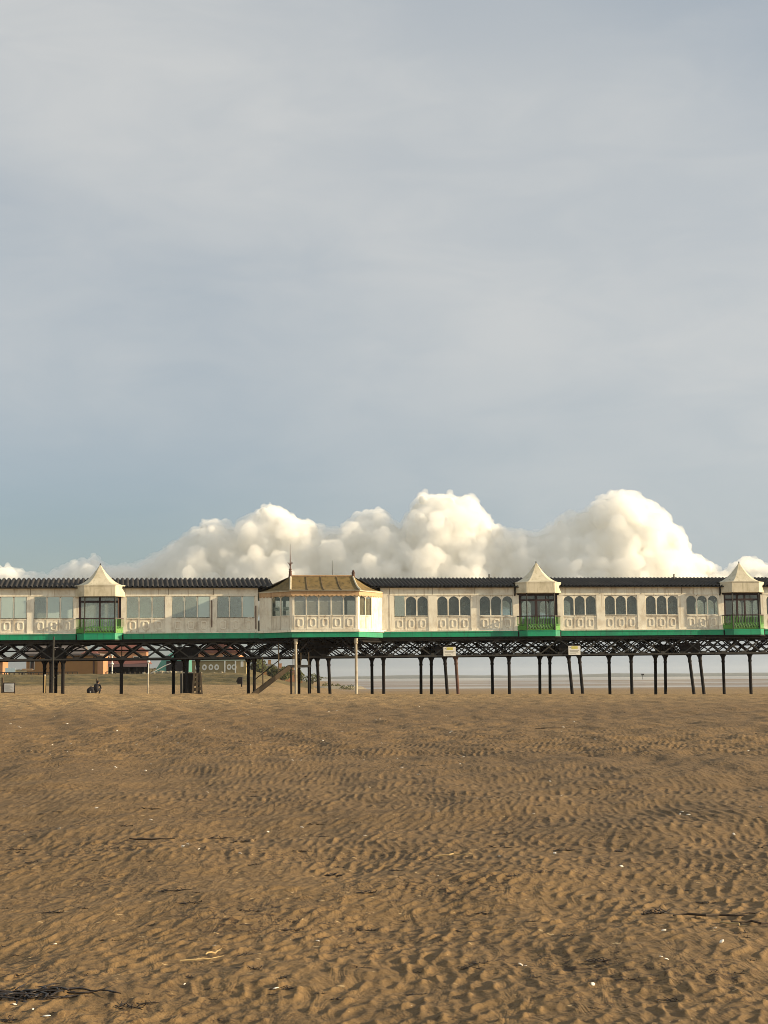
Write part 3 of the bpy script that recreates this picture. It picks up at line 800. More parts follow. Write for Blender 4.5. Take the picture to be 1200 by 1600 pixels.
def shelter_face(p, q, slots, z0, h, w, kinds, ring, posts):
    L, (ux, uy), ang = face_frame(p, q)
    for k, u in enumerate(slots):
        x, y = p[0] + ux * u, p[1] + uy * u
        nx, ny = -uy, ux
        o = link('window', ME_SHELTER, pv, (x - nx * 0.012 - pv_base[0], y - ny * 0.012 - pv_base[1], z0 - pv_base[2]))
        o.rotation_euler.z = ang; o.scale = (w / 0.88, 1, 1)
        kind = kinds[k]
        link('pane', ME_SHOPCLEAR if kind in ('curtain', 'dark', 'clear') else ME_SHOP, o)
        if kind in ('notice', 'blank'):
            nb = MB().box(-0.36, 0.36, 0.06, 0.066, 0.05, 0.95)
            no = nb.build('notice', MAT['notice'], o)
            if kind == 'notice':
                tb = MB()
                for r_ in range(5): tb.box(-0.26 + 0.03 * (r_ % 3), 0.2 - 0.05 * (r_ % 2), 0.053, 0.058, 0.2 + 0.12 * r_, 0.235 + 0.12 * r_)
                tb.build('print', MAT['print'], no)
        if kind == 'dark':
            tb = MB().box(-0.28, 0.28, 0.05, 0.056, 0.38, 0.62); to = tb.build('notice', MAT['notice'], o)
            t2 = MB()
            for r_ in range(2): t2.box(-0.2, 0.18 - 0.07 * r_, 0.043, 0.048, 0.44 + 0.09 * r_, 0.475 + 0.09 * r_)
            t2.build('print', MAT['ink'], to)
        if kind == 'curtain':
            cb = MB(); n = 22
            vs = []
            for a in range(n + 1):
                for z in (0.06, 0.6, 1.2): vs.append((-0.38 + 0.76 * a / n + (0.05 * math.sin(z * 3)), 0.10 + 0.035 * math.sin(a * 1.7), z))
            cb.add(vs, [(a * 3 + b, a * 3 + 3 + b, a * 3 + 4 + b, a * 3 + 1 + b) for a in range(n) for b in range(2)])
            cb.build('curtain', MAT['curtain'], o, smooth=True)
        po = link('lower_panel', ME_PANEL, pv, (x - nx * 0.03 - pv_base[0], y - ny * 0.03 - pv_base[1], Z_BASE + 0.05 - pv_base[2])); po.rotation_euler.z = ang; po.scale = (w / WW, 1, 1)
        if ring: link('ring_moulding', ME_RING, po)
    for u0, u1 in posts:
        m = MB(); nx, ny = -uy, ux
        a = (p[0] + ux * u0 - nx * 0.03, p[1] + uy * u0 - ny * 0.03); b = (p[0] + ux * u1 - nx * 0.03, p[1] + uy * u1 - ny * 0.03)
        m.wallstrip([a, b], Z_BASE + 0.06, 7.30, 0.15)
        m.build('pilaster', MAT['cream_clean'], pv, pv_base)
SW_H = 1.40
ME_SHELTER = arch_frame_mesh('shelter_frame', MAT['cream_clean'], 0.88, SW_H, 0.035, 0.05, 0.18, 0.0)
ME_SHOP = MB().box(-0.43, 0.43, 0.03, 0.038, 0.01, SW_H - 0.01).mesh('shop_pane', MAT['shopglass'])
ME_SHOPCLEAR = MB().box(-0.43, 0.43, 0.03, 0.038, 0.01, SW_H - 0.01).mesh('shop_pane_clear', MAT['glass'])
LF = 4.57
shelter_face(B_, C_, [0.545 + 0.87 * k for k in range(5)], Z_SILL, SW_H, 0.86, ['blank', 'notice', 'blank', 'blank', 'clear'], True, [(0.0, 0.11), (LF - 0.11, LF)])
LC = math.dist(A, B_)
shelter_face(A, B_, [1.58, 2.46], Z_SILL, SW_H, 0.86, ['dark', 'dark'], False, [(0.0, 1.13), (2.91, LC)])
shelter_face(C_, D_, [0.62, 1.40], Z_SILL, SW_H, 0.74, ['curtain', 'curtain'], False, [(0.0, 0.23), (1.79, LC)])
# eaves: gutter board and scalloped valance
ev = MB(); e1 = grow_path(PVP, 0.34)
ev.wallstrip(e1, 7.47, 7.57, 0.30); ev.build('gutter', MAT['canopy'], pv, pv_base)
sb = MB(); e2 = grow_path(PVP, 0.22)
for (p, q) in zip(e2[:-1], e2[1:]):
    L, (ux, uy), ang = face_frame(p, q); n = max(3, int(L / 0.30))
    for k in range(n):
        a = L * k / n; b = L * (k + 1) / n
        vs = []; 
        for tt in (0, 0.25, 0.5, 0.75, 1):
            u = a + (b - a) * tt; zz = 7.21 - 0.085 * math.sin(math.pi * tt)
            vs += [(p[0] + ux * u, p[1] + uy * u, zz), (p[0] + ux * u, p[1] + uy * u, 7.465), (p[0] + ux * u - uy * 0.03, p[1] + uy * u + ux * 0.03, zz), (p[0] + ux * u - uy * 0.03, p[1] + uy * u + ux * 0.03, 7.465)]
        fs = []
        for j in range(4):
            i0, i1 = j * 4, j * 4 + 4
            fs += [(i0, i1, i1 + 1, i0 + 1), (i1 + 2, i0 + 2, i0 + 3, i1 + 3), (i1, i0, i0 + 2, i1 + 2)]
        sb.add(vs, fs)
sb.build('valance', MAT['terra'], pv, pv_base)
# concave hipped roof
e3 = grow_path(PVP, 0.40)
R1, R2, ZR = (11.72, -0.75), (16.16, -0.75), 8.64
m = MB(); vs = []; lv = 10
tops = [R1, R1, R2, R2]
for k in range(lv + 1):
    u = k / lv; z = 7.55 + (ZR - 7.55) * (0.30 * u + 0.70 * u ** 2.0)
    uu = u
    for (x, y), (tx, ty) in zip(e3, tops): vs.append((x + (tx - x) * uu, y + (ty - y) * uu, z))
fs = [(k * 4 + a, k * 4 + a + 1, k * 4 + 5 + a, k * 4 + 4 + a) for k in range(lv) for a in range(3)]
m.add(vs, fs)
m.add([(R1[0], R1[1], ZR), (R2[0], R2[1], ZR), (R2[0], 5.0, ZR - 0.05), (R1[0], 5.0, ZR - 0.05), (e3[0][0], e3[0][1], 7.55), (9.5, 6.4, 7.8), (e3[3][0], e3[3][1], 7.55), (18.6, 6.4, 7.8)],
      [(0, 1, 2, 3), (0, 3, 5, 4), (2, 1, 6, 7), (3, 2, 7, 5)])
ro = m.build('roof', MAT['moss'], pv, pv_base)
m = MB().box(R1[0] - 0.05, R2[0] + 0.05, R1[1] - 0.07, R1[1] + 0.07, ZR - 0.02, ZR + 0.07); m.build('ridge_cap', MAT['terra'], ro, pv_base)
for e, r_, mt in ((1, R1, 'canopy'), (2, R2, 'canopy')):                      # hip rolls
    pts = [vs[k * 4 + e] for k in range(lv + 1)]
    MB().tube([(x, y, z + 0.03) for x, y, z in pts], 0.07, 6).build('hip_roll', MAT[mt], ro, pv_base)
for k in range(1, 4):                                                     # sheet laps on the front slope
    f = k / 4.15
    pts = []
    for j in range(lv + 1):
        b, c = Vector(vs[j * 4 + 1]), Vector(vs[j * 4 + 2]); p = b.lerp(c, f + 0.02 * math.sin(k * 3)); pts.append((p.x, p.y, p.z + 0.012))
    MB().tube(pts, 0.03, 5).build('sheet_lap', MAT['wood'], ro, pv_base)
x, y = R1
MB().tube([(x - .02, y, ZR - 0.1), (x - .02, y, ZR + .28), (x - .02, y, ZR + .30), (x - .02, y, ZR + .42), (x - .02, y, ZR + .46), (x - .02, y, ZR + .55), (x - .02, y, ZR + .75), (x - .02, y, ZR + .80), (x - .02, y, ZR + .9), (x - .02, y, ZR + 1.15), (x - .02, y, ZR + 2.3)],
          (.14, .10, .14, .06, .12, .05, .05, .10, .04, .03, .012), 10).build('spire', MAT['rust'], ro, pv_base)
m = MB()
for a in range(4):
    th = a * math.pi / 2 + 0.4; m.tube([(x - .02, y, ZR + .86), (x - .02 + .16 * math.cos(th), y + .16 * math.sin(th), ZR + .90), (x - .02 + .2 * math.cos(th), y + .2 * math.sin(th), ZR + 0.98)], 0.018, 5)
m.build('spire_arm', MAT['rust'], ro, pv_base)
x, y = R2
MB().tube([(x + .03, y, ZR - 0.1), (x + .03, y, ZR + .20), (x + .03, y, ZR + .22), (x + .03, y, ZR + .30), (x + .03, y, ZR + .36), (x + .03, y, ZR + .45)], (.13, .10, .17, .06, .10, .02), 10).build('finial', MAT['rust'], ro, pv_base)
MB().tube([(14.75, -0.3, ZR), (14.75, -0.3, ZR + .12), (14.75, -0.3, ZR + 1.15)], (.04, .022, .015), 6).build('mast', MAT['iron_grey'], ro, pv_base)
for s in (11.9, 16.12):
    MB().tube([(s, -2.15, -1.0), (s, -2.15, 3.8), (s, -2.15, 3.85), (s, -2.15, 4.2)], (.105, .095, .14, .15), 10).build('support_post', MAT['white_iron'], pv, pv_base)
m = MB()
for s, sg in ((11.9, 1), (16.12, -1)): m.bar((s + .1 * sg, -2.15, 3.2), (s + 1.2 * sg, -2.1, 4.3), 0.1, 0.08)
m.bar((16.0, -2.1, 3.3), (14.2, -0.5, 4.2), 0.09, 0.06)
m.build('strut', MAT['iron'], pv, pv_base)
# big dark joists under the shelter
m = MB()
for k in range(7): m.bar((11.4 + 0.85 * k, -2.2, 4.03), (11.4 + 0.85 * k, 0.2, 4.03), 0.1, 0.26)
m.bar((9.6, -0.4, 4.0), (11.8, -2.15, 4.0), 0.12, 0.3); m.bar((18.1, -0.4, 4.0), (16.1, -2.15, 4.0), 0.12, 0.3)
m.box(11.2, 16.7, -0.8, -0.6, 3.6, 4.14)
m.build('joist', MAT['iron'], pv, pv_base)

# ------------------------------------------------------------------ stair down to the sand
st_b = (8.9, -1.2, 0.2)
st = thing('stair', 'weathered timber stair with handrail climbing from the sand to a landing under the shelter', 'stair', st_b)
y0, y1 = -1.75, -0.75
foot, head = (8.75, 0.2), (11.55, 2.32)
for y in (y0, y1): MB().bar((foot[0] - .35, y, foot[1] - .28), (head[0], y, head[1] - .05), 0.30, 0.07).build('stringer', MAT['wood'], st, st_b)
n = 11
for k in range(n):
    f = (k + 0.5) / n; s = foot[0] + (head[0] - foot[0]) * f; z = foot[1] + (head[1] - foot[1]) * f
    MB().box(s - 0.13, s + 0.13, y0 + .04, y1 - .04, z - .02, z + .02).build('tread', MAT['wood'], st, st_b)
MB().box(11.5, 13.0, y0, y1, 2.22, 2.40).build('landing', MAT['iron_grey'], st, st_b)
for s, z0, z1, r_ in ((9.65, 0.7, 3.0, .04), (10.75, 1.5, 3.9, .04), (11.62, -.9, 2.25, .07), (12.85, -.9, 2.25, .08), (11.75, 2.4, 3.3, .03), (12.3, 2.4, 3.3, .03), (12.85, 2.4, 3.3, .03)):
    MB().tube([(s, y0 + .04, z0), (s, y0 + .04, z1)], r_, 8).build('post', MAT['wood'] if r_ < .06 else MAT['iron'], st, st_b)
MB().tube([(9.0, y0 + .04, 1.35), (11.0, y0 + .04, 2.9), (11.5, y0 + .04, 3.25), (12.9, y0 + .04, 3.28)], 0.035, 6).build('handrail', MAT['iron'], st, st_b)

# ------------------------------------------------------------------ hanging signs on the girder
def sign(s, z, label):
    b = (s, 0.02, z)
    t = thing('warning_sign', label, 'sign', b, 'white and yellow signs on the pier girder')
    MB().box(s - .45, s + .45, 0.0, 0.03, z, z + .66).build('board', MAT['white'], t, b)
    MB().box(s - .22, s + .25, -0.006, 0.0, z + .44, z + .63).build('heading', MAT['yellow'], t, b)
    m = MB()
    for r_, (a, e) in enumerate(((-.36, .36), (-.34, .28))): m.box(s + a, s + e, -0.005, 0.0, z + .31 - .075 * r_, z + .345 - .075 * r_)
    for r_, (a, e) in enumerate(((-.36, .30), (-.34, .10), (-.3, .2))): m.box(s + a, s + e, -0.005, 0.0, z + .15 - .05 * r_, z + .168 - .05 * r_)
    m.build('print', MAT['print'], t, b)
    m = MB().prism([(s - .37, z + .5), (s - .27, z + .5), (s - .32, z + .59)], -0.006, 0.0); m.build('symbol', MAT['ink'], t, b)
    for dx in (-.3, .3): MB().box(s + dx - .02, s + dx + .02, 0.03, 0.10, z + .1, z + .6).build('bracket', MAT['iron'], t, b)
sign(23.25, 2.93, 'white and yellow notice on the girder, nearer the mossy roofed shelter')
sign(32.55, 2.93, 'white and yellow notice on the girder, just right of a tent roofed bay shelter')


# ------------------------------------------------------------------ town edge behind the left half of the pier
def HZ(x): return 1059.5 - 0.0075 * (x - 600)
def wx(x, d): return (x - 600) / 2400.0 * d              # photo column -> metres at distance d
def wz(x, y, d): return 1.5 + (HZ(x) - y) / 2400.0 * d

def house(name, label, cat, X, Y, w, d, z0, h, rise, wall, roof, wins=(), rot=0.0, gable='x', chimney=None, group=None):
    t = thing(name, label, cat, (X, Y, z0), group, False, rot)
    hw = w / 2
    MB().box(-hw, hw, 0, d, -1.5, h).build('wall', MAT[wall], t)
    m = MB(); e = 0.35
    if rise > 0:
        if gable == 'x':       # ridge runs left to right
            m.add([(-hw - e, -e, h - .05), (hw + e, -e, h - .05), (hw + e, d + e, h - .05), (-hw - e, d + e, h - .05), (-hw - e, d / 2, h + rise), (hw + e, d / 2, h + rise)],
                  [(0, 1, 5, 4), (2, 3, 4, 5), (1, 2, 5), (3, 0, 4), (3, 2, 1, 0)])
        elif gable == 'hip':
            k = min(hw * .6, d / 2)
            m.add([(-hw - e, -e, h - .05), (hw + e, -e, h - .05), (hw + e, d + e, h - .05), (-hw - e, d + e, h - .05), (-hw + k, d / 2, h + rise), (hw - k, d / 2, h + rise)],
                  [(0, 1, 5, 4), (2, 3, 4, 5), (1, 2, 5), (3, 0, 4), (3, 2, 1, 0)])
        else:                  # gable end faces the beach
            m.add([(-hw - e, -e, h - .05), (hw + e, -e, h - .05), (hw + e, d + e, h - .05), (-hw - e, d + e, h - .05), (0, -e, h + rise), (0, d + e, h + rise)],
                  [(0, 1, 4), (2, 3, 5), (1, 2, 5, 4), (3, 0, 4, 5), (3, 2, 1, 0)])
            MB().add([(-hw, -.02, h - .04), (hw, -.02, h - .04), (0, -.02, h + rise * .93), (-hw, .1, h - .04), (hw, .1, h - .04), (0, .1, h + rise * .93)], [(0, 1, 2), (5, 4, 3)]).build('gable', MAT[wall], t)
            m.v = [(a, b - (0 if b > 0 else .02), c) for a, b, c in m.v]
    else:
        m.box(-hw - e, hw + e, -e, d + e, h, h + 0.25)
    r = m.build('roof', MAT[roof], t)
    if chimney is not None:
        MB().box(chimney - .4, chimney + .4, d / 2 - .3, d / 2 + .3, h + rise * .5, h + rise + 1.0).box(chimney - .46, chimney + .46, d / 2 - .36, d / 2 + .36, h + rise + .9, h + rise + 1.04).build('chimney', MAT[wall], r)
    for (a, b, ww, hh) in wins:
        o = MB().box(a - ww / 2 - .07, a + ww / 2 + .07, -.05, .02, b - .07, b + hh + .07).build('window', MAT['white'], t)
        MB().box(a - ww / 2, a + ww / 2, -.062, -.052, b, b + hh).build('pane', MAT['glassdark'], o)
    return t
m_, nt = new_mat('dark_window'); g = NT(nt); g.out(g.principled((0.02, 0.024, 0.028), 0.12, spec=0.5)); MAT['glassdark'] = m_

# long ochre brick block with the lit end
D = 215
bx = house('promenade_block', 'low ochre brick block behind the bank, at the left end of the pier view', 'building', wx(98, D), D, 9.9, 3.6, 2.2, 2.75, 0.0, 'ochre', 'slate', [(-4.2, .9, .5, 1.1)])
MB().box(4.3, 4.5, -.12, .0, -.2, 2.6).build('drainpipe', MAT['rust'], bx)
MB().box(4.96, 5.75, -.3, 3.2, -1.0, 2.72).build('sunlit_end', MAT['brick'], bx)  # sunlit end return; the sun's brightness is put into its orange colour
house('kiosk_hut', 'small orange brick hut cut by the left edge of the photo', 'hut', wx(-10, 205), 205, 2.6, 3.0, 2.2, 1.9, 0.0, 'brick', 'slate', [(0.2, .6, .5, .7)])
# upper houses seen through the girders
house('brick_house', 'orange brick house with red roof seen through girders left of the teal marquee', 'house', wx(190, 330), 330, 10.5, 8, 3.2, 4.4, 2.2, 'brick', 'redroof', [(-3.2, 2.0, 1.2, 1.3), (0, 2.0, 1.2, 1.3), (3.2, 2.0, 1.2, 1.3)], 0.1, 'hip', 2.0)
house('brick_house', 'orange gabled house behind the porthole building, seen through girders', 'house', wx(338, 330), 330, 9.0, 8, 3.2, 4.0, 2.6, 'brick', 'redroof', [(-2.0, 2.2, 1.1, 1.2), (2.0, 2.2, 1.1, 1.2)], -0.08, 'y', None)
house('brick_house', 'brown brick house with slate roof behind the ochre block', 'house', wx(85, 310), 310, 11.0, 8, 3.0, 3.8, 2.0, 'ochre', 'slate', [(-3.5, 2.0, 1.2, 1.2), (3.3, 2.0, 1.2, 1.2)], 0.05, 'x', -3.0)
house('cottage', 'small white walled cottage with pink red roof beyond the ochre block', 'house', wx(137, 300), 300, 4.6, 6, 3.0, 3.1, 1.1, 'white', 'redroof', [(-1, 1.2, .8, 1.0)], 0.0, 'hip')
# dark red long shelter on the promenade
D = 225
X0, X1 = wx(164, D), wx(228, D); cx = (X0 + X1) / 2; w = X1 - X0
t = thing('promenade_shelter', 'long open shelter with dark red roof and pale pink fascia, right of the ochre block', 'shelter', (cx, D, 2.2), None, False)
MB().add([(-w / 2 - .3, -.5, 1.62), (w / 2 + .3, -.5, 1.62), (w / 2, 2.2, 2.5), (-w / 2, 2.2, 2.5), (w / 2 + .3, 4.2, 1.62), (-w / 2 - .3, 4.2, 1.62)], [(0, 1, 2, 3), (3, 2, 4, 5), (1, 4, 2), (5, 0, 3), (0, 5, 4, 1)]).build('roof', MAT['redroof'], t)
MB().box(-w / 2 - .2, w / 2 + .2, -.48, -.38, 1.2, 1.6).build('fascia', MAT['pinkish'], t)
MB().box(-w / 2, w / 2, 3.2, 3.4, -1, 1.6).build('wall', MAT['iron'], t)
MB().box(-w / 2, w / 2, -.2, -.1, -.8, .2).build('wall', MAT['iron'], t)
MB().box(-w / 2, w / 2, -.28, -.21, .14, .26).build('rail', MAT['iron_grey'], t)
for k in range(6): MB().tube([(-w / 2 + .1 + k * (w - .2) / 5, -.3, -.8), (-w / 2 + .1 + k * (w - .2) / 5, -.3, 1.2)], .06, 6).build('post', MAT['iron_grey'], t)
# teal marquee beside it
D = 222
t = thing('marquee', 'dark marquee with teal sloping sides behind the boulders', 'marquee', (wx(262, D), D, 2.2), None, False)
MB().add([(-2.2, 0, 0), (3.0, 0, 0), (3.0, 4, 0), (-2.2, 4, 0), (-.9, .4, 2.2), (3.0, .4, 2.2), (3.0, 3.6, 2.2), (-.9, 3.6, 2.2), (.8, 2, 3.6), (2.8, 2, 3.6)],
         [(0, 1, 5, 4), (1, 2, 6, 5), (2, 3, 7, 6), (3, 0, 4, 7), (4, 5, 9, 8), (5, 6, 9), (6, 7, 8, 9), (7, 4, 8)]).build('canopy', MAT['teal'], t)
MB().box(-.2, 3.0, -.12, -.02, -.5, 2.0).build('opening', MAT['dark'], t)
MB().tube([(-2.9, -.8, -.1), (-.3, -.8, 1.3), (.5, -.8, 1.6)], .06, 6).build('ramp_rail', MAT['white'], t)
MB().tube([(-2.4, -.3, .2), (-2.1, -.3, .8), (-1.7, -.3, 1.0)], .05, 6).build('hoop', MAT['iron_grey'], t)
# porthole building
D = 232
X0, X1 = wx(296, D), wx(384, D); w = X1 - X0
t = thing('promenade_building', 'low olive building with round white portholes and pale green fascia', 'building', ((X0 + X1) / 2, D, 2.2), None, False)
MB().box(-w / 2, w / 2, 0, 6, -1.5, 2.05).build('wall', MAT['olive'], t)
MB().box(-w / 2 - .15, w / 2 + .15, -.2, 6.2, 2.05, 2.42).build('fascia', MAT['palegreen'], t)
MB().box(-w / 2 - .3, w / 2 + .3, -.35, 6.3, 2.42, 2.54).build('roof', MAT['slate'], t)
for px in (308, 319, 329, 338, 357.5, 365):
    u = wx(px, D) - (X0 + X1) / 2
    m = MB(); n = 20; vs = []
    for k in range(n):
        a = 2 * math.pi * k / n
        for rr, yy in ((.36, 0.0), (.34, -.09), (.17, -.09), (.15, -.02)): vs.append((u + rr * math.cos(a), yy - .01, 1.10 + rr * 1.25 * math.sin(a)))
    m.add(vs, [(k * 4 + j, ((k + 1) % n) * 4 + j, ((k + 1) % n) * 4 + j + 1, k * 4 + j + 1) for k in range(n) for j in range(3)])
    o = m.build('porthole', MAT['white'], t)
    MB().tube([(u, -.012, 1.10), (u, -.03, 1.10)], .2, 12).build('pane', MAT['olive'], o)
for px in (351, 367.5): MB().box(wx(px, D) - (X0 + X1) / 2 - .09, wx(px, D) - (X0 + X1) / 2 + .09, -.35, -.22, -.6, 2.04).build('post', MAT['white'], t)
u = wx(377.5, D) - (X0 + X1) / 2
MB().box(u - .2, u + .2, -.14, -.05, 1.15, 1.95).build('notice_board', MAT['white'], t)
# promenade lamp standards
for px, y0, y1, d, lb in ((232, 1050, 1034, 205, 'white lamp standard between the red roofed shelter and the teal marquee'), (175.5, 1052, 1024, 206, 'white globed lamp standard in front of the long red roofed shelter')):
    X = wx(px, d); z1 = wz(px, y1, d)
    t = thing('lamp_standard', lb, 'lamp post', (X, d, 2.1), None, False)
    MB().tube([(0, 0, -.3), (0, 0, z1 - 2.1)], .07, 8).build('pole', MAT['white'], t)
    for dz in ((0,) if px > 200 else (0, -1.15)):
        m = MB(); m.tube([(0, 0, z1 - 2.1 + dz - .22 + .44 * k / 8) for k in range(9)], [max(.02, .22 * math.sin(math.pi * k / 8)) for k in range(9)], 10); m.build('globe', MAT['white'], t, smooth=True)
# low rail fences along the top of the bank
def rail_fence(label, px0, px1, d, mat, n):
    xa, xb = wx(px0, d), wx(px1, d)
    t = thing('rail_fence', label, 'fence', ((xa + xb) / 2, d, 2.1), None, False)
    h = (xb - xa) / 2
    MB().box(-h, h, -.04, .04, .42, .52).build('rail', MAT[mat], t)
    for k in range(n): 
        u = -h + 2 * h * k / (n - 1); MB().box(u - .07, u + .07, -.06, .06, -.6, .46).build('post', MAT['wood'], t)
rail_fence('low grey rail fence on dark posts along the bank before the ochre block', 1, 122, 198, 'iron_grey', 17)
rail_fence('low dark rail fence in front of the long red roofed shelter', 166, 226, 200, 'iron', 9)
t = thing('display_board', 'pale blue display board on the promenade above the framed information board', 'sign', (wx(17, 203), 203, 2.0), None, False)
MB().box(-.65, .65, 0, .06, .55, 1.2).build('board', MAT['bluepanel'], t)
for u in (-.5, .5): MB().box(u - .05, u + .05, .07, .15, -.5, 1.15).build('post', MAT['iron_grey'], t)
t = thing('bench', 'buff timber bench on the promenade right of the pale blue board', 'bench', (wx(43, 204), 204, 2.1), None, False)
MB().box(-.7, .7, .1, .16, .75, 1.0).build('backrest', MAT['terra'], t); MB().box(-.7, .7, -.35, .08, .42, .48).build('seat', MAT['wood'], t)
for u in (-.6, .6): MB().box(u - .05, u + .05, -.3, .15, -.5, .42).build('leg', MAT['iron'], t)
# rough boulders edging the promenade
bp = [(240, 3), (246, 4), (252, 5), (259, 4.2), (265, 5), (272, 4.5), (279, 4), (284, 4.6), (305, 3.2), (313, 3), (333, 3), (345, 3.4), (225, 3.2)]
descr = ['in front of the marquee ramp foot', 'second from the marquee ramp foot', 'highest on the bank before the marquee', 'under the marquee opening', 'broad one under the dark marquee opening', 'beside the dark plated bay', 'close left of the plated bay',
         'half hidden by the plated bay', 'below the first porthole', 'right of the leaning timbers', 'below the fourth porthole', 'left of the white post of the porthole building', 'at the right end of the red roofed shelter']
for (px, sz), ds in zip(bp, descr):
    d = 199 + random.random() * 3; rr = sz / 2400 * d * 0.95
    bm = bmesh.new(); bmesh.ops.create_icosphere(bm, subdivisions=3, radius=rr)
    sd = random.random() * 50
    for v in bm.verts:
        nn = mnoise.noise(v.co * 2.2 / rr * 0.6 + Vector((sd, 0, 0))); n2 = mnoise.cell(v.co * 1.7 / rr + Vector((sd, 3, 1)))
        v.co *= 1 + 0.35 * nn + 0.12 * n2; v.co.z *= 0.72; v.co.x *= 1.2
    me = bpy.data.meshes.new('boulder'); bm.to_mesh(me); bm.free(); me.materials.append(MAT['stone'])
    X = wx(px, d); o = link('boulder', me, None, (X, d, float(terrain(X, d)[0]) + rr * 0.35))
    tag(o, 'buff boulder on the bank, ' + ds, 'boulder', 'boulders along the top of the bank')

# houses and trees low on the skyline right of the stair
hs = [(415, 420, 11, 'ochre', 'slate', 'dull brick house far off, seen left under the stair handrail'), (432, 430, 14, 'brick', 'redroof', 'far red roofed house seen between the stair handrail posts'),
      (451, 440, 10, 'ochre', 'redroof', 'far small red roofed house seen above the stair landing foot')]
for px, d, w, a, b, lb in hs:
    X = wx(px, d); z = float(terrain(X, d)[0])
    house('house', lb, 'house', X, d, w * .75, 7, z, 2.0, 1.5, a, b, [(-1.5, .7, .9, .9), (1.5, .7, .9, .9)], 0.1, 'hip', 1.0)

leafm, nt = new_mat('leaf_mass'); g = NT(nt)
geo = g.n('ShaderNodeNewGeometry').outputs['Position']
g.out(g.principled(g.mix(g.ramp(g.noise(geo, 1.6, 3), 0.35, 0.65), (0.035, 0.045, 0.018), (0.085, 0.085, 0.03)), 0.9, spec=0.1)); MAT['leaf'] = leafm
def shrub(name, label, cat, X, Y, z, w, h, n=420, trunk=0.0, group=None):
    t = thing(name, label, cat, (X, Y, z), group, False)
    m = MB()
    for k in range(n):
        th, ph = random.random() * 6.283, math.acos(1 - 2 * random.random()); r = random.random() ** 0.4
        lump = 0.75 + 0.35 * mnoise.noise(Vector((math.cos(th) * 1.5 + X, math.sin(th) * 1.5, math.cos(ph) * 1.5)))
        c = Vector((math.sin(ph) * math.cos(th) * w / 2, math.sin(ph) * math.sin(th) * w / 2, (math.cos(ph) * 0.5 + 0.5) * h)) 
        c = Vector((c.x * r * lump, c.y * r * lump, trunk + c.z * (0.3 + 0.7 * lump)))
        u = Vector((random.gauss(0, 1), random.gauss(0, 1), random.gauss(0, 1))).normalized(); v = u.orthogonal().normalized(); s = min(w, h) * (0.06 + 0.07 * random.random())
        m.add([c - u * s, c + v * s * .6, c + u * s, c - v * s * .6], [(0, 1, 2, 3)])
    m.build('foliage' if trunk == 0 else 'crown', MAT['leaf'], t)
    MB().tube([(0, 0, -.4), (0.05, 0, trunk + h * .3), (0, 0, trunk + h * .6)], (w * .05, w * .035, w * .015), 6).build('stem' if trunk == 0 else 'trunk', MAT['wood'], t)
tl = [(405, 390, 5, 3.6, 'dark bushy tree far behind the stair foot'), (424, 400, 4, 3.2, 'rounded tree far behind the lower stair handrail post'), (443, 400, 5, 3.4, 'dark tree far behind the upper stair handrail post'), (466, 380, 3, 3.6, 'dark tree seen just right of the white shelter post'),
      (487, 420, 8, 2.4, 'low dark tree clump between the black legs right of the stair'), (440, 330, 6, 2.2, 'low bush in front of the far red roofed house'), (398, 360, 4, 3, 'bushy tree behind the stair base leg')]
for px, d, w, h, lb in tl:
    X = wx(px, d); shrub('tree', lb, 'tree', X, d, float(terrain(X, d)[0]) - .2, w, h, 420, 0.7)
dl = [(508, 'leftmost, by the red footed leg'), (517, 'second right of the red footed leg'), (526, 'middle of its row'), (535, 'just left of the right hand white post'), (546, 'smallest, touching the right hand white post')]
for (px, ds) in dl:
    d = 235 + random.random() * 20; X = wx(px, d); z = float(terrain(X, d)[0])
    shrub('dune_shrub', 'low dark dune shrub on the sand spit, ' + ds, 'shrub', X, d, max(z, SEA) - 0.1, 1.2 + random.random(), 0.7 + .4 * random.random(), 160, 0.0, 'dune shrubs on the sand spit')
sp = MB(); vs = []; nn = 36
for k in range(nn):
    a = 2 * math.pi * k / nn; vs.append((math.cos(a) * 5.5 * (1 + .15 * math.sin(3 * a)), math.sin(a) * 9, -.5))
for k in range(nn):
    a = 2 * math.pi * k / nn; vs.append((math.cos(a) * 4.0, math.sin(a) * 5, .28 + .12 * math.sin(5 * a)))
vs.append((0, 0, .5)); sp.add(vs, [(k, (k + 1) % nn, nn + (k + 1) % nn, nn + k) for k in range(nn)] + [(nn + k, nn + (k + 1) % nn, 2 * nn) for k in range(nn)])
so = sp.build('sand_spit', MAT['stone'], smooth=True); so.location = (wx(524, 246), 246, -0.15); tag(so, 'low sandy spit with shrubs behind the pier legs', 'spit', kind='structure')
# pale lamp-like buoy marker on the far shore
b = MB(); d = 900; X = wx(1000, d); t = thing('beacon', 'small dark beacon on a pole far out over the water', 'beacon', (X, d, SEA), None, False)
MB().tube([(0, 0, -.5), (0, 0, 2.9)], .14, 6).build('pole', MAT['iron'], t); MB().box(-.7, .7, -.7, .7, 2.4, 3.3).build('lantern', MAT['iron'], t)

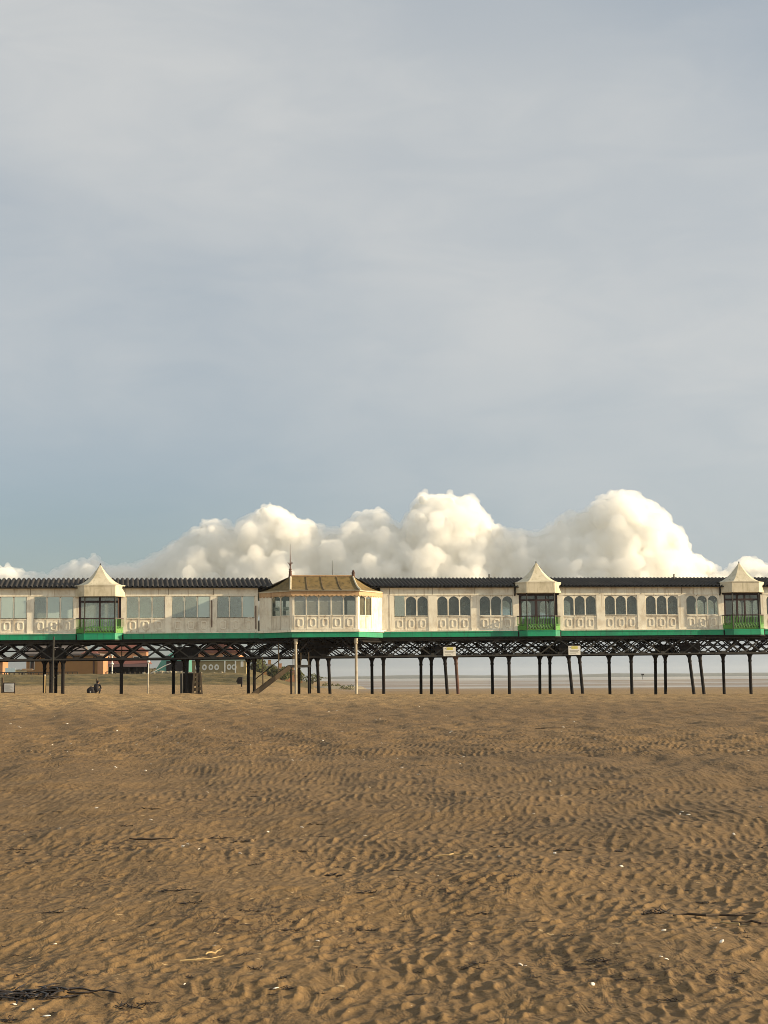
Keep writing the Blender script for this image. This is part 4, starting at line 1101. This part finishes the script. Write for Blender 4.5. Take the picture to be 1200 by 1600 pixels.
# ------------------------------------------------------------------ things standing near the pier legs on the left
def near_thing(px, pn_extra=-2.5):
    """ground point in the photo's column px, a little in front of the pier"""
    al = math.atan((px - 600) / 2400.0) ; D_ = DP + pn_extra
    S = D_ * math.tan(al + PSI); v = Vector((S * CP - D_ * SP, S * SP + D_ * CP, 0)); return v.x, v.y
for px, h, lb in ((71, 1.35, 'slim pale marker post left of the twin black legs, right of the framed board'), (231.5, 1.5, 'pale marker post with light cap, left of the dark plated bay'), (152, 1.1, 'thin pale post rising behind the crouching person')):
    X, Y = near_thing(px, -3.0); z = float(terrain(X, Y)[0])
    t = thing('marker_post', lb, 'post', (X, Y, z), None, False)
    MB().tube([(0, 0, -.5), (0, 0, h)], .045, 8).build('post', MAT['wood'] if px == 152 else MAT['straw'] if px != 231.5 else MAT['white_iron'], t)
    MB().tube([(0, 0, h), (0, 0, h + .05)], (.06, .05), 8).build('cap', MAT['wood'] if px == 152 else MAT['white'], t)
X, Y = near_thing(83.5, -1.8); z = float(terrain(X, Y)[0])
t = thing('service_pipe', 'grey service pipe running up the pier in front of the left twin legs', 'pipe', (X, Y, z), None, False)
MB().tube([(0, 0, -.8), (0, 0, 1.5), (.02, 0, 4.2)], .06, 8).build('pipe', MAT['iron_grey'], t)
for zz in (1.4, 3.3): MB().box(-.1, .1, -.02, .3, zz, zz + .06).build('clamp', MAT['iron_grey'], t)
X, Y = near_thing(16, -3.5); z = float(terrain(X, Y)[0])
t = thing('information_board', 'framed cream information board beside a brown post at the left edge', 'sign', (X, Y, z), None, False)
MB().box(-.38, .38, 0, .05, .12, .78).build('board', MAT['door'], t)
o = MB().box(-.32, .32, -.02, -.004, .18, .72).build('sheet', MAT['white'], t)
m = MB()
for r_ in range(6): m.box(-.26, .24 - .08 * (r_ % 3), -.026, -.021, .25 + .07 * r_, .262 + .07 * r_)
m.build('print', MAT['print'], o)
for u in (-.46,): MB().box(u - .07, u + .07, 0, .12, -.5, 1.12).build('post', MAT['wood'], t)
MB().box(.30, .36, .06, .12, -.4, .7).build('post', MAT['wood'], t)
# leaning timbers against the plated bay
X, Y = near_thing(308, -2.2); z = float(terrain(X, Y)[0])
t = thing('timber_trestle', 'old brown timber trestle leaning against the dark plated bay', 'trestle', (X, Y, z), None, False)
for a, b in (((-.32, -.1), (-.24, 1.75)), ((.36, -.1), (.18, 1.72)), ((-.05, -.1), (-.02, 1.7))): MB().bar((a[0], -.1, a[1]), (b[0], .3, b[1]), .13, .1).build('post', MAT['wood'], t)
for zz, s in ((.25, .34), (.62, .31), (.98, .28), (1.32, .25), (1.62, .24)): MB().bar((-s, .02 + zz * .2, zz - .06), (s, .02 + zz * .2, zz + .05), .22, .06).build('board', MAT['wood'], t)
X, Y = wx(374, 150), 150.0; z = float(terrain(X, Y)[0])
t = thing('litter_bin', 'dark bin with pointed hood on a post, below the porthole building', 'bin', (X, Y, z), None, False)
MB().box(-.22, .26, -.2, .2, .28, .82).build('body', MAT['dark'], t)
MB().prism([(-.34, .52), (-.1, .32), (.27, .80), (.27, .92), (-.1, .92)], -.23, .23).build('hood', MAT['dark'], t)
MB().box(.12, .24, -.06, .06, -.4, .3).build('post', MAT['dark'], t)

# ------------------------------------------------------------------ the crouching figure
def skin_chain(name, verts, edges, radii, mat, parent=None, root=0, sub=2):
    me = bpy.data.meshes.new(name); me.from_pydata(verts, edges, []); me.update()
    o = link(name, me, parent); me.materials.append(mat)
    sk = o.modifiers.new('skin', 'SKIN'); sk.use_smooth_shade = True
    lay = me.skin_vertices[0].data if me.skin_vertices else None
    if lay is None:
        bm = bmesh.new(); bm.from_mesh(me); bm.verts.layers.skin.verify(); bm.to_mesh(me); bm.free(); lay = me.skin_vertices[0].data
    for i, r in enumerate(radii): lay[i].radius = (r, r); lay[i].use_root = (i == root)
    s = o.modifiers.new('sub', 'SUBSURF'); s.levels = sub; s.render_levels = sub
    return o
X, Y = near_thing(152, -3.6); z = float(terrain(X, Y)[0])
person = thing('person', 'person in dark clothes crouching on the sand, seen from behind, by a thin post', 'person', (X, Y, z - 0.02), None, False, R(165))
V = [(0, .12, .30), (0, .06, .46), (0, -.02, .60), (0, -.08, .68), (0, -.13, .74),           # hips, waist, chest, shoulders, neck
     (.11, .12, .27), (.17, -.20, .40), (.15, -.06, .08), (.15, -.2, .05),                     # right hip, knee, ankle, toe
     (-.11, .12, .27), (-.17, -.20, .40), (-.15, -.06, .08), (-.15, -.2, .05),
     (.18, -.08, .63), (.23, -.16, .45), (.14, -.30, .34),                                     # arms fold on the knees
     (-.18, -.08, .63), (-.23, -.16, .45), (-.14, -.30, .34)]
E = [(0, 1), (1, 2), (2, 3), (3, 4), (0, 5), (5, 6), (6, 7), (7, 8), (0, 9), (9, 10), (10, 11), (11, 12), (3, 13), (13, 14), (14, 15), (3, 16), (16, 17), (17, 18)]
Rr_ = [.155, .145, .15, .12, .06, .10, .075, .05, .04, .10, .075, .05, .04, .07, .052, .036, .07, .052, .036]
skin_chain('body', V, E, Rr_, MAT['dark'], person)
m = MB(); m.tube([(0, -.17, .70 + .23 * k / 8) for k in range(9)], [max(.015, .088 * math.sin(math.pi * (k + .35) / 8.7) ** .8) for k in range(9)], 12); hd = m.build('head', MAT['skin'], person, smooth=True)
m = MB(); m.tube([(0, -.145, .76 + .19 * k / 8) for k in range(9)], [max(.015, .098 * math.sin(math.pi * (k + .9) / 9.6) ** .7) for k in range(9)], 12); m.build('hair', MAT['dark'], person, smooth=True)
for sx in (-1, 1):
    vs = [(sx * .14, -.30, .34), (sx * .12, -.35, .33)]; ed = [(0, 1)]; rd = [.034, .036]
    for k, (dx, L) in enumerate(((-.03, .075), (-.01, .09), (.01, .085), (.03, .065))):
        b = len(vs); vs += [(sx * .12 + dx, -.375, .325), (sx * .12 + dx * 1.2, -.375 - L * .5, .305), (sx * .12 + dx * 1.2, -.375 - L * .7, .27)]; ed += [(1, b), (b, b + 1), (b + 1, b + 2)]; rd += [.011, .0095, .008]
    b = len(vs); vs += [(sx * .12 - sx * .05, -.345, .32), (sx * .12 - sx * .06, -.375, .30)]; ed += [(1, b), (b, b + 1)]; rd += [.012, .009]
    skin_chain('hand', vs, ed, rd, MAT['skin'], person, 0, 1)
for sx in (-.035, .035):
    m = MB(); m.tube([(sx, -.252, .815), (sx, -.257, .815)], .011, 8); m.build('eye', MAT['dark'], hd)
MB().tube([(0, -.245, .83), (0, -.275, .795), (0, -.25, .79)], (.012, .016, .012), 6).build('nose', MAT['skin'], hd)
MB().bar((-.025, -.25, .765), (.025, -.25, .765), .01, .01).build('mouth', MAT['rust'], hd)
# bundle beside the figure
X, Y = near_thing(143.5, -3.6); z = float(terrain(X, Y)[0])
t = thing('bag', 'rounded black bag with a small white patch beside the crouching person', 'bag', (X, Y, z), None, False)
bm = bmesh.new(); bmesh.ops.create_icosphere(bm, subdivisions=4, radius=.29)
for v in bm.verts:
    v.co *= 1 + .14 * mnoise.noise(v.co * 6); v.co.z = v.co.z * 0.95 + .22; v.co.z = max(v.co.z, -.03)
me = bpy.data.meshes.new('sack'); bm.to_mesh(me); bm.free(); me.materials.append(MAT['dark']); me.polygons.foreach_set('use_smooth', [True] * len(me.polygons)); link('sack', me, t)
MB().tube([(-.1, -.1, .45), (-.02, -.12, .56), (.08, -.1, .46)], .02, 6).build('handle', MAT['dark'], t)
MB().bar((.0, -.305, .12), (.0, -.31, .2), .07, .02).build('patch', MAT['white'], t)

# ------------------------------------------------------------------ litter of the tide line
def at_px(x, y):
    """ground point under a photo pixel on the near sand"""
    d = 1.5 * 2400 / max(20.0, y - HZ(x))
    for _ in range(12):
        X = (x - 600) / 2400 * d; gz = float(terrain(X, d)[0]); d = (1.5 - gz) * 2400 / (y - HZ(x))
    X = (x - 600) / 2400 * d
    return X, d, ground_z(X, d)
def shell_mesh(k):
    bm = bmesh.new(); bmesh.ops.create_icosphere(bm, subdivisions=2, radius=1.0)
    for v in bm.verts:
        v.co.x *= 1.0; v.co.y *= 0.62 if k else 0.28; v.co.z *= 0.3
        v.co *= 1 + .22 * mnoise.noise(v.co * 1.9 + Vector((k * 7, 0, 0)))
        if v.co.z < 0: v.co.z *= .3
    me = bpy.data.meshes.new('shell'); bm.to_mesh(me); bm.free(); me.materials.append(MAT['shell']); me.polygons.foreach_set('use_smooth', [True] * len(me.polygons)); return me
SH = [shell_mesh(k) for k in range(4)]
spots = [(848 / 2 + 600, 1330 + 120), (1022, 1451), (803, 1491), (810, 1493), (1100, 1446), (1110, 1468), (773, 1335), (960, 1348), (291, 1523), (430, 1528), (93, 1459), (494, 1457), (312, 1331), (287, 1330), (375, 1333), (33, 1566), (61, 1574), (82, 1579),
         (678, 1370), (1017, 1491), (1025, 1495), (912, 1525), (336, 1466), (853, 1215), (870, 1238), (806, 1238), (827, 1342 - 75), (924, 1154), (1044, 1155), (1133, 1156), (1052, 1268), (1055, 1266), (680, 1268), (650, 1208), (740, 1251), (566, 1182), (497, 1168), (427, 1137), (620, 1162),
         (456, 1186), (377, 1201), (325, 1236), (237, 1189), (154, 1263), (42, 1257), (43, 1299), (97, 1291), (238, 1279), (295, 1317), (418, 1291), (470, 1285), (567, 1301), (575, 1227), (603, 1198), (1176, 1262), (1160, 1172), (1120, 1150), (1065, 1271), (1134, 1296), (858, 1326), (872, 1142), (875, 1135), (660, 1132), (892, 1127)]
spots += [(-10 + 760 * random.random() ** 1.3, 1092 + 110 * random.random()) for _ in range(60)]
for k, (px, py) in enumerate(spots):
    X, Y, z = at_px(px, py); o = link('shell', SH[k % 4], None, (X, Y, z + .004))
    s = (0.009 + 0.009 * random.random()) * (0.8 + Y / 22.0); o.scale = (s, s, s); o.rotation_euler = (random.gauss(0, .25), random.gauss(0, .25), random.random() * 6.28)
    tag(o, 'small broken white shell lying on the rippled sand', 'shell', 'white shells scattered over the sand')
def weed_mesh(k, n=26, spread=1.0, flat=.35):
    rg = random.Random(k); m = MB()
    for i in range(n):
        a = rg.random() * 6.283; p = Vector((rg.gauss(0, .38 * spread), rg.gauss(0, .22), 0.03 + rg.random() * .12))
        pts = [p]; d = Vector((math.cos(a), math.sin(a) * .6, rg.gauss(0, .25)))
        for q in range(4):
            d = (d + Vector((rg.gauss(0, .45), rg.gauss(0, .45), rg.gauss(0, .3)))).normalized(); nx = pts[-1] + d * .17; nx.z = min(max(nx.z, .0), flat); pts.append(nx)
        m.tube(pts, [.02, .034, .03, .022, .008], 5)
    return m.mesh('seaweed', MAT['weed'], True)
WM = [weed_mesh(k) for k in range(4)]
def weed(px, py, size, lab, grp=None, mesh=None, sx=1.0, sz=1.0):
    X, Y, z = at_px(px, py); o = link('seaweed', mesh or WM[random.randrange(4)], None, (X, Y, z - .004)); o.scale = (size * sx, size, size * .75 * sz); o.rotation_euler.z = random.gauss(0, .35)
    tag(o, lab, 'seaweed', grp); return o
weed(40, 1552, .24, 'largest black seaweed mat in the bottom left corner of the sand', None, weed_mesh(9, 90, 1.4, .16), 1.05, .7)
weed(1010, 1419, .11, 'tangled dark seaweed clump on the right side of the sand, beside a long twig', None, weed_mesh(12, 40, .8))
weed(205, 1557, .10, 'narrow black seaweed strip right of the largest seaweed mat')
weed(12, 1587, .07, 'small dark seaweed scrap under the largest seaweed mat')
wsp = [(982, 1378), (863, 1402), (625, 1418), (433, 1527), (385, 1417), (518, 1356), (570, 1392), (172, 1455), (128, 1514), (305, 1410), (610, 1588), (740, 1490), (925, 1490), (1032, 1547), (905, 1560), (1187, 1548), (1130, 1510), (1156, 1488), (640, 1528), (700, 1538), (20, 1405), (90, 1420), (265, 1390), (452, 1440),
       (790, 1372), (1060, 1372), (340, 1300), (200, 1290), (230, 1262), (480, 1210), (550, 1280), (768, 1316), (955, 1319), (785, 1295), (860, 1320), (1130, 1405), (1085, 1392), (700, 1237), (940, 1145), (890, 1160), (1172, 1145), (970, 1113), (885, 1094), (747, 1149), (1010, 1140), (930, 1170), (520, 1338), (150, 1345), (60, 1345), (400, 1345)]
for px, py in wsp:
    weed(px + random.gauss(0, 3), py, (.034 + .04 * random.random()) * (0.8 + (1650 - py) / 650), 'small dark seaweed scrap caught among the sand ripples', 'dark seaweed scraps among the ripples', None, 1.4)
for _ in range(110):
    py = 1105 + 485 * random.random() ** 0.8; px = -20 + 1240 * random.random()
    weed(px, py, (.02 + .035 * random.random()) * (0.8 + (1650 - py) / 600), 'small dark seaweed scrap caught among the sand ripples', 'dark seaweed scraps among the ripples', None, 1.3)
def twig(px, py, L, ang, lab, mat='twig', r=.008, grp=None):
    X, Y, z = at_px(px, py); rg = random.Random(px)
    m = MB(); pts = []
    for k in range(7):
        u = -L / 2 + L * k / 6; pts.append((u, rg.gauss(0, .02) * L * 2, .012 + rg.random() * .012))
    m.tube(pts, [r * .7, r, r * 1.1, r, r * .9, r * .7, r * .3], 6)
    m.tube([pts[2], (pts[2][0] + L * .12, pts[2][1] + L * .12, .02)], (r * .6, r * .3), 5); m.tube([pts[4], (pts[4][0] + L * .1, pts[4][1] - L * .1, .02)], (r * .6, r * .2), 5)
    o = m.build('driftwood_stick', MAT[mat]); o.location = (X, Y, z + .002); o.rotation_euler.z = ang
    tag(o, lab, 'stick', grp)
twig(1108, 1424, .58, .05, 'longest dark driftwood stick, right of the tangled seaweed clump', 'twig', .008)
twig(1172, 1437, .36, -.25, 'dark driftwood stick just right of the longest stick', 'twig', .007)
twig(1130, 1440, .2, -1.0, 'pale straw coloured stick below the longest dark stick', 'straw', .006)
twig(240, 1313, .42, .0, 'reddish brown stick lying flat in the left half of the sand', 'twig', .008)
twig(860, 1137, 1.0, .1, 'far thin pale stick lying on the sand below the second bay shelter', 'twig', .012)
twig(705, 1335 - 3, .35, .3, 'pale straw stick near the middle of the sand', 'straw', .006)
twig(318, 1487, .25, .4, 'pale straw stick left of the middle foreground', 'straw', .005)
twig(335, 1478, .16, 1.2, 'short pale stick standing up in the sand beside another straw stick', 'straw', .005)

# ------------------------------------------------------------------ cumulus bank over the sea
def build_clouds():
    D = 4200.0; k = D / 2400.0
    tops = [(-120, 880), (-60, 884), (-10, 884), (15, 885), (40, 897), (80, 897), (110, 884), (150, 868), (166, 886), (205, 884), (240, 874), (270, 852), (300, 824), (330, 813), (355, 816), (372, 830), (388, 805), (417, 786), (440, 795), (460, 812), (490, 815), (515, 829), (540, 828), (562, 800),
            (586, 793), (610, 803), (624, 838), (640, 800), (658, 770), (690, 772), (715, 775), (738, 775), (748, 800), (748, 828), (762, 834), (776, 820), (800, 826), (830, 833), (855, 830), (880, 803), (896, 800), (915, 795), (940, 776), (962, 768), (1000, 772), (1025, 786), (1040, 812), (1052, 842), (1080, 866), (1108, 882), (1121, 896),
            (1136, 884), (1152, 876), (1170, 873), (1190, 886), (1230, 880), (1300, 876), (1360, 890)]
    tx = np.array([t[0] for t in tops], float); ty = np.array([t[1] for t in tops], float)
    rg = random.Random(5); sph = []
    x = -110.0
    while x < 1340:
        y0 = float(np.interp(x, tx, ty)); H = 935 - y0
        r = rg.uniform(9, 15) * (0.6 if H < 55 else 1.0)
        sph.append((x, y0 + r, rg.uniform(-25, 5), r))
        y = y0 + r * 2.0
        while y < 935:
            r2 = rg.uniform(16, 34); r2 = min(r2, (y - y0) * 0.75 + 6)
            sph.append((x + rg.gauss(0, 5), y + r2 * .35, rg.uniform(-26, 18) - (y - y0) * 0.30, r2)); y += r2 * 0.75
        x += rg.uniform(6, 10)
    # second generation: cauliflower knobs on the seaward and upper sides
    kids = []
    for (px, py, dd, r) in list(sph):
        for _ in range(8):
            th = rg.uniform(0.1, math.pi - 0.1); ph = rg.uniform(-1.3, 0.9)
            cx, cy, cd = px + r * .85 * math.cos(th) * math.cos(ph), py - r * .8 * math.sin(th), dd + r * .85 * math.sin(ph)
            if cy - r * .35 < float(np.interp(cx, tx, ty)) - 2: continue
            kids.append((cx, cy, cd, r * rg.uniform(.20, .46)))
    sph += kids
    vs_all, fs_all, off = [], [], 0
    n_big = len(sph) - len(kids)
    bm = bmesh.new(); bmesh.ops.create_icosphere(bm, subdivisions=2, radius=1.0)
    uv = np.array([v.co[:] for v in bm.verts]); uf = np.array([[v.index for v in f.verts] for f in bm.faces]); bm.free()
    core_v, core_f = [], []
    for q_, (px, py, dd, r) in enumerate(sph):
        c = np.array([(px - 600) * k, D + dd * k * 1.3, 1.5 + (HZ(px) - py) * k]); vs_all.append(uv * r * k + c); fs_all.append(uf + off); off += len(uv)
        if q_ < n_big and r > 11:
            core_f.append(uf + len(core_v) * len(uv)); core_v.append(uv * r * k * 0.72 + c - np.array([0, 0, r * k * .12]))
    vv = np.concatenate(vs_all); ff = np.concatenate(fs_all)
    me = bpy.data.meshes.new('clouds'); me.from_pydata(vv.tolist(), [], ff.tolist()); me.update()
    o = link('clouds', me); tag(o, 'bank of warm lit cumulus clouds low over the sea behind the pier', 'clouds', kind='stuff')
    rm = o.modifiers.new('merge', 'REMESH'); rm.mode = 'VOXEL'; rm.voxel_size = 2.8; rm.use_smooth_shade = True
    sm = o.modifiers.new('soften', 'SMOOTH'); sm.iterations = 3; sm.factor = 0.5
    for sc_, st_ in ((70.0, 30.0), (28.0, 26.0), (12.0, 9.0)):
        tx_ = bpy.data.textures.new('billow', 'CLOUDS'); tx_.noise_scale = sc_; tx_.noise_depth = 2; tx_.noise_basis = 'ORIGINAL_PERLIN'
        dm = o.modifiers.new('billow', 'DISPLACE'); dm.texture = tx_; dm.strength = st_; dm.mid_level = 0.5; dm.texture_coords = 'GLOBAL'
    mc = bpy.data.meshes.new('cloud_core'); mc.from_pydata(np.concatenate(core_v).tolist(), [], np.concatenate(core_f).tolist()); mc.update()
    co_ = link('cloud_core', mc, o); mc.materials.append(cloud_core_material())
    r2 = co_.modifiers.new('merge', 'REMESH'); r2.mode = 'VOXEL'; r2.voxel_size = 5.0; r2.use_smooth_shade = True
    s2 = co_.modifiers.new('round', 'SMOOTH'); s2.iterations = 24; s2.factor = 0.5
    r3 = o.modifiers.new('close', 'REMESH'); r3.mode = 'VOXEL'; r3.voxel_size = 2.6; r3.use_smooth_shade = True
    m, nt = new_mat('cloud_vapour'); g = NT(nt)
    CLOUD_MATERIAL(m, g); me.materials.append(m)
    return o
def cloud_core_material():
    m, nt = new_mat('cloud_core'); g = NT(nt)
    d = g.n('ShaderNodeBsdfDiffuse'); d.inputs['Color'].default_value = (0.955, 0.95, 0.93, 1)
    t = g.n('ShaderNodeBsdfTranslucent'); t.inputs['Color'].default_value = (0.955, 0.94, 0.90, 1)
    x = g.n('ShaderNodeMixShader'); x.inputs[0].default_value = 0.45
    g.link(d.outputs[0], x.inputs[1]); g.link(t.outputs[0], x.inputs[2])
    g.out(x.outputs[0]); return m
def CLOUD_MATERIAL(m, g):
    v = g.n('ShaderNodeVolumePrincipled')
    v.inputs['Color'].default_value = (0.996, 0.989, 0.968, 1); v.inputs['Density'].default_value = 0.024; v.inputs['Anisotropy'].default_value = 0.0
    g.out(None, v.outputs[0])
CLOUDS = build_clouds()


# ------------------------------------------------------------------ the air: far things fade into it
m_, nt = new_mat('haze_air'); g = NT(nt)
v = g.n('ShaderNodeVolumePrincipled'); v.inputs['Color'].default_value = (0.86, 0.92, 1.0, 1); v.inputs['Density'].default_value = 0.00007; v.inputs['Anisotropy'].default_value = 0.2
g.out(None, v.outputs[0])
hz = MB().box(-3000, 3000, -40, 4140, -3.2, 24).build('haze', m_); tag(hz, 'thin pale haze over the beach and the estuary', 'haze', kind='stuff')

# ------------------------------------------------------------------ sky, sun, camera
w = bpy.data.worlds.new('World'); SC.world = w; w.use_nodes = True
nt = w.node_tree; nt.nodes.clear(); g = NT(nt)
sky = g.n('ShaderNodeTexSky'); sky.sky_type = 'NISHITA'; sky.sun_disc = False
sky.sun_elevation = SUN_EL; sky.sun_rotation = SUN_AZ; sky.air_density = 1.0; sky.dust_density = 1.5; sky.ozone_density = 1.2
dirv = g.coord('Generated')
sx = g.n('ShaderNodeSeparateXYZ'); g.link(dirv, sx.inputs[0])
el = sx.outputs['Z']
# a thin veil of high grey cloud in long slanting bands
warp = g.mapping(dirv, (1.3, 1.3, 2.6), (0.3, 0.1, 0.0), (0, R(24), 0))
n1 = g.noise(warp, 1.5, 2, 0.4, 0.3)
n2 = g.noise(g.mapping(dirv, (2.2, 2.2, 4.6), (4.0, 0, 1.0), (0, R(24), 0)), 2.4, 4, 0.45, 0.4)
line = g.math('ADD', el, g.math('MULTIPLY', sx.outputs['X'], 0.40))
line = g.math('ADD', line, g.math('MULTIPLY', g.math('SUBTRACT', n1, 0.5), 0.30))
band = g.math('MULTIPLY', g.ramp(line, 0.19, 0.31), g.ramp(line, 0.45, 0.34))
n3 = g.noise(g.mapping(dirv, (2.5, 2.5, 7.5), (1.0, 2.0, 3.0), (0, R(23), 0)), 4.5, 6, 0.58, 0.7)
mixn = g.ramp(g.math('ADD', g.math('ADD', g.math('MULTIPLY', n1, 0.45), g.math('MULTIPLY', n2, 0.30)), g.math('MULTIPLY', n3, 0.25)), 0.34, 0.66)
veil = g.math('ADD', g.math('MULTIPLY', mixn, 0.44), g.math('MULTIPLY', band, 0.40))
low_gap = g.math('MULTIPLY', g.ramp(el, 0.19, 0.08), g.ramp(sx.outputs['X'], 0.14, -0.20))
cover = g.math('MULTIPLY', g.math('ADD', g.math('MULTIPLY', veil, 0.24), 0.70), g.math('SUBTRACT', 1.0, g.math('MULTIPLY', low_gap, 0.62)))
SKYK = 1.0
veil_col = g.mix(veil, (2.86, 3.08, 3.18), (3.86, 3.84, 3.72))
col = g.mix(cover, g.mix(1.0, sky.outputs[0], (0.55, 0.62, 0.72), 'MULTIPLY'), veil_col)
# sky behind the camera made brighter, added as unseen fill for the pier fronts
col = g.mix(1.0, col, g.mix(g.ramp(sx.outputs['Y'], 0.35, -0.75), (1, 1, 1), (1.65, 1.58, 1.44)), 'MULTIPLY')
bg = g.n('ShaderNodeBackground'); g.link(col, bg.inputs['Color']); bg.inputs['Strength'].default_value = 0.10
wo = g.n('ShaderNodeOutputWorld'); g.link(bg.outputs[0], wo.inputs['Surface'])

sl = bpy.data.lights.new('sun', 'SUN'); sl.energy = 5.0; sl.angle = R(0.6); sl.color = (1.0, 0.80, 0.52)
so = bpy.data.objects.new('sun', sl); COL.objects.link(so); so.location = (60, -40, 60)
sd = Vector((math.sin(SUN_AZ) * math.cos(SUN_EL), math.cos(SUN_AZ) * math.cos(SUN_EL), math.sin(SUN_EL)))
so.rotation_euler = sd.to_track_quat('Z', 'Y').to_euler()

cam = bpy.data.cameras.new('camera'); co = bpy.data.objects.new('camera', cam); COL.objects.link(co)
cam.sensor_fit = 'VERTICAL'; cam.sensor_height = 36.0; cam.lens = 54.0; cam.clip_start = 0.1; cam.clip_end = 20000.0
co.matrix_world = Matrix.Translation((0, 0, 1.5)) @ Matrix.Rotation(R(90) + math.atan(259.5 / 2400), 4, 'X') @ Matrix.Rotation(R(-0.43), 4, 'Z')
SC.camera = co
SC.view_settings.view_transform = 'Standard'; SC.view_settings.look = 'None'; SC.view_settings.gamma = 1.0; SC.view_settings.exposure = 0.84
SC.cycles.filter_width = 0.9; SC.cycles.max_bounces = 18; SC.cycles.volume_bounces = 16; SC.cycles.transparent_max_bounces = 16; SC.cycles.diffuse_bounces = 3; SC.cycles.glossy_bounces = 3
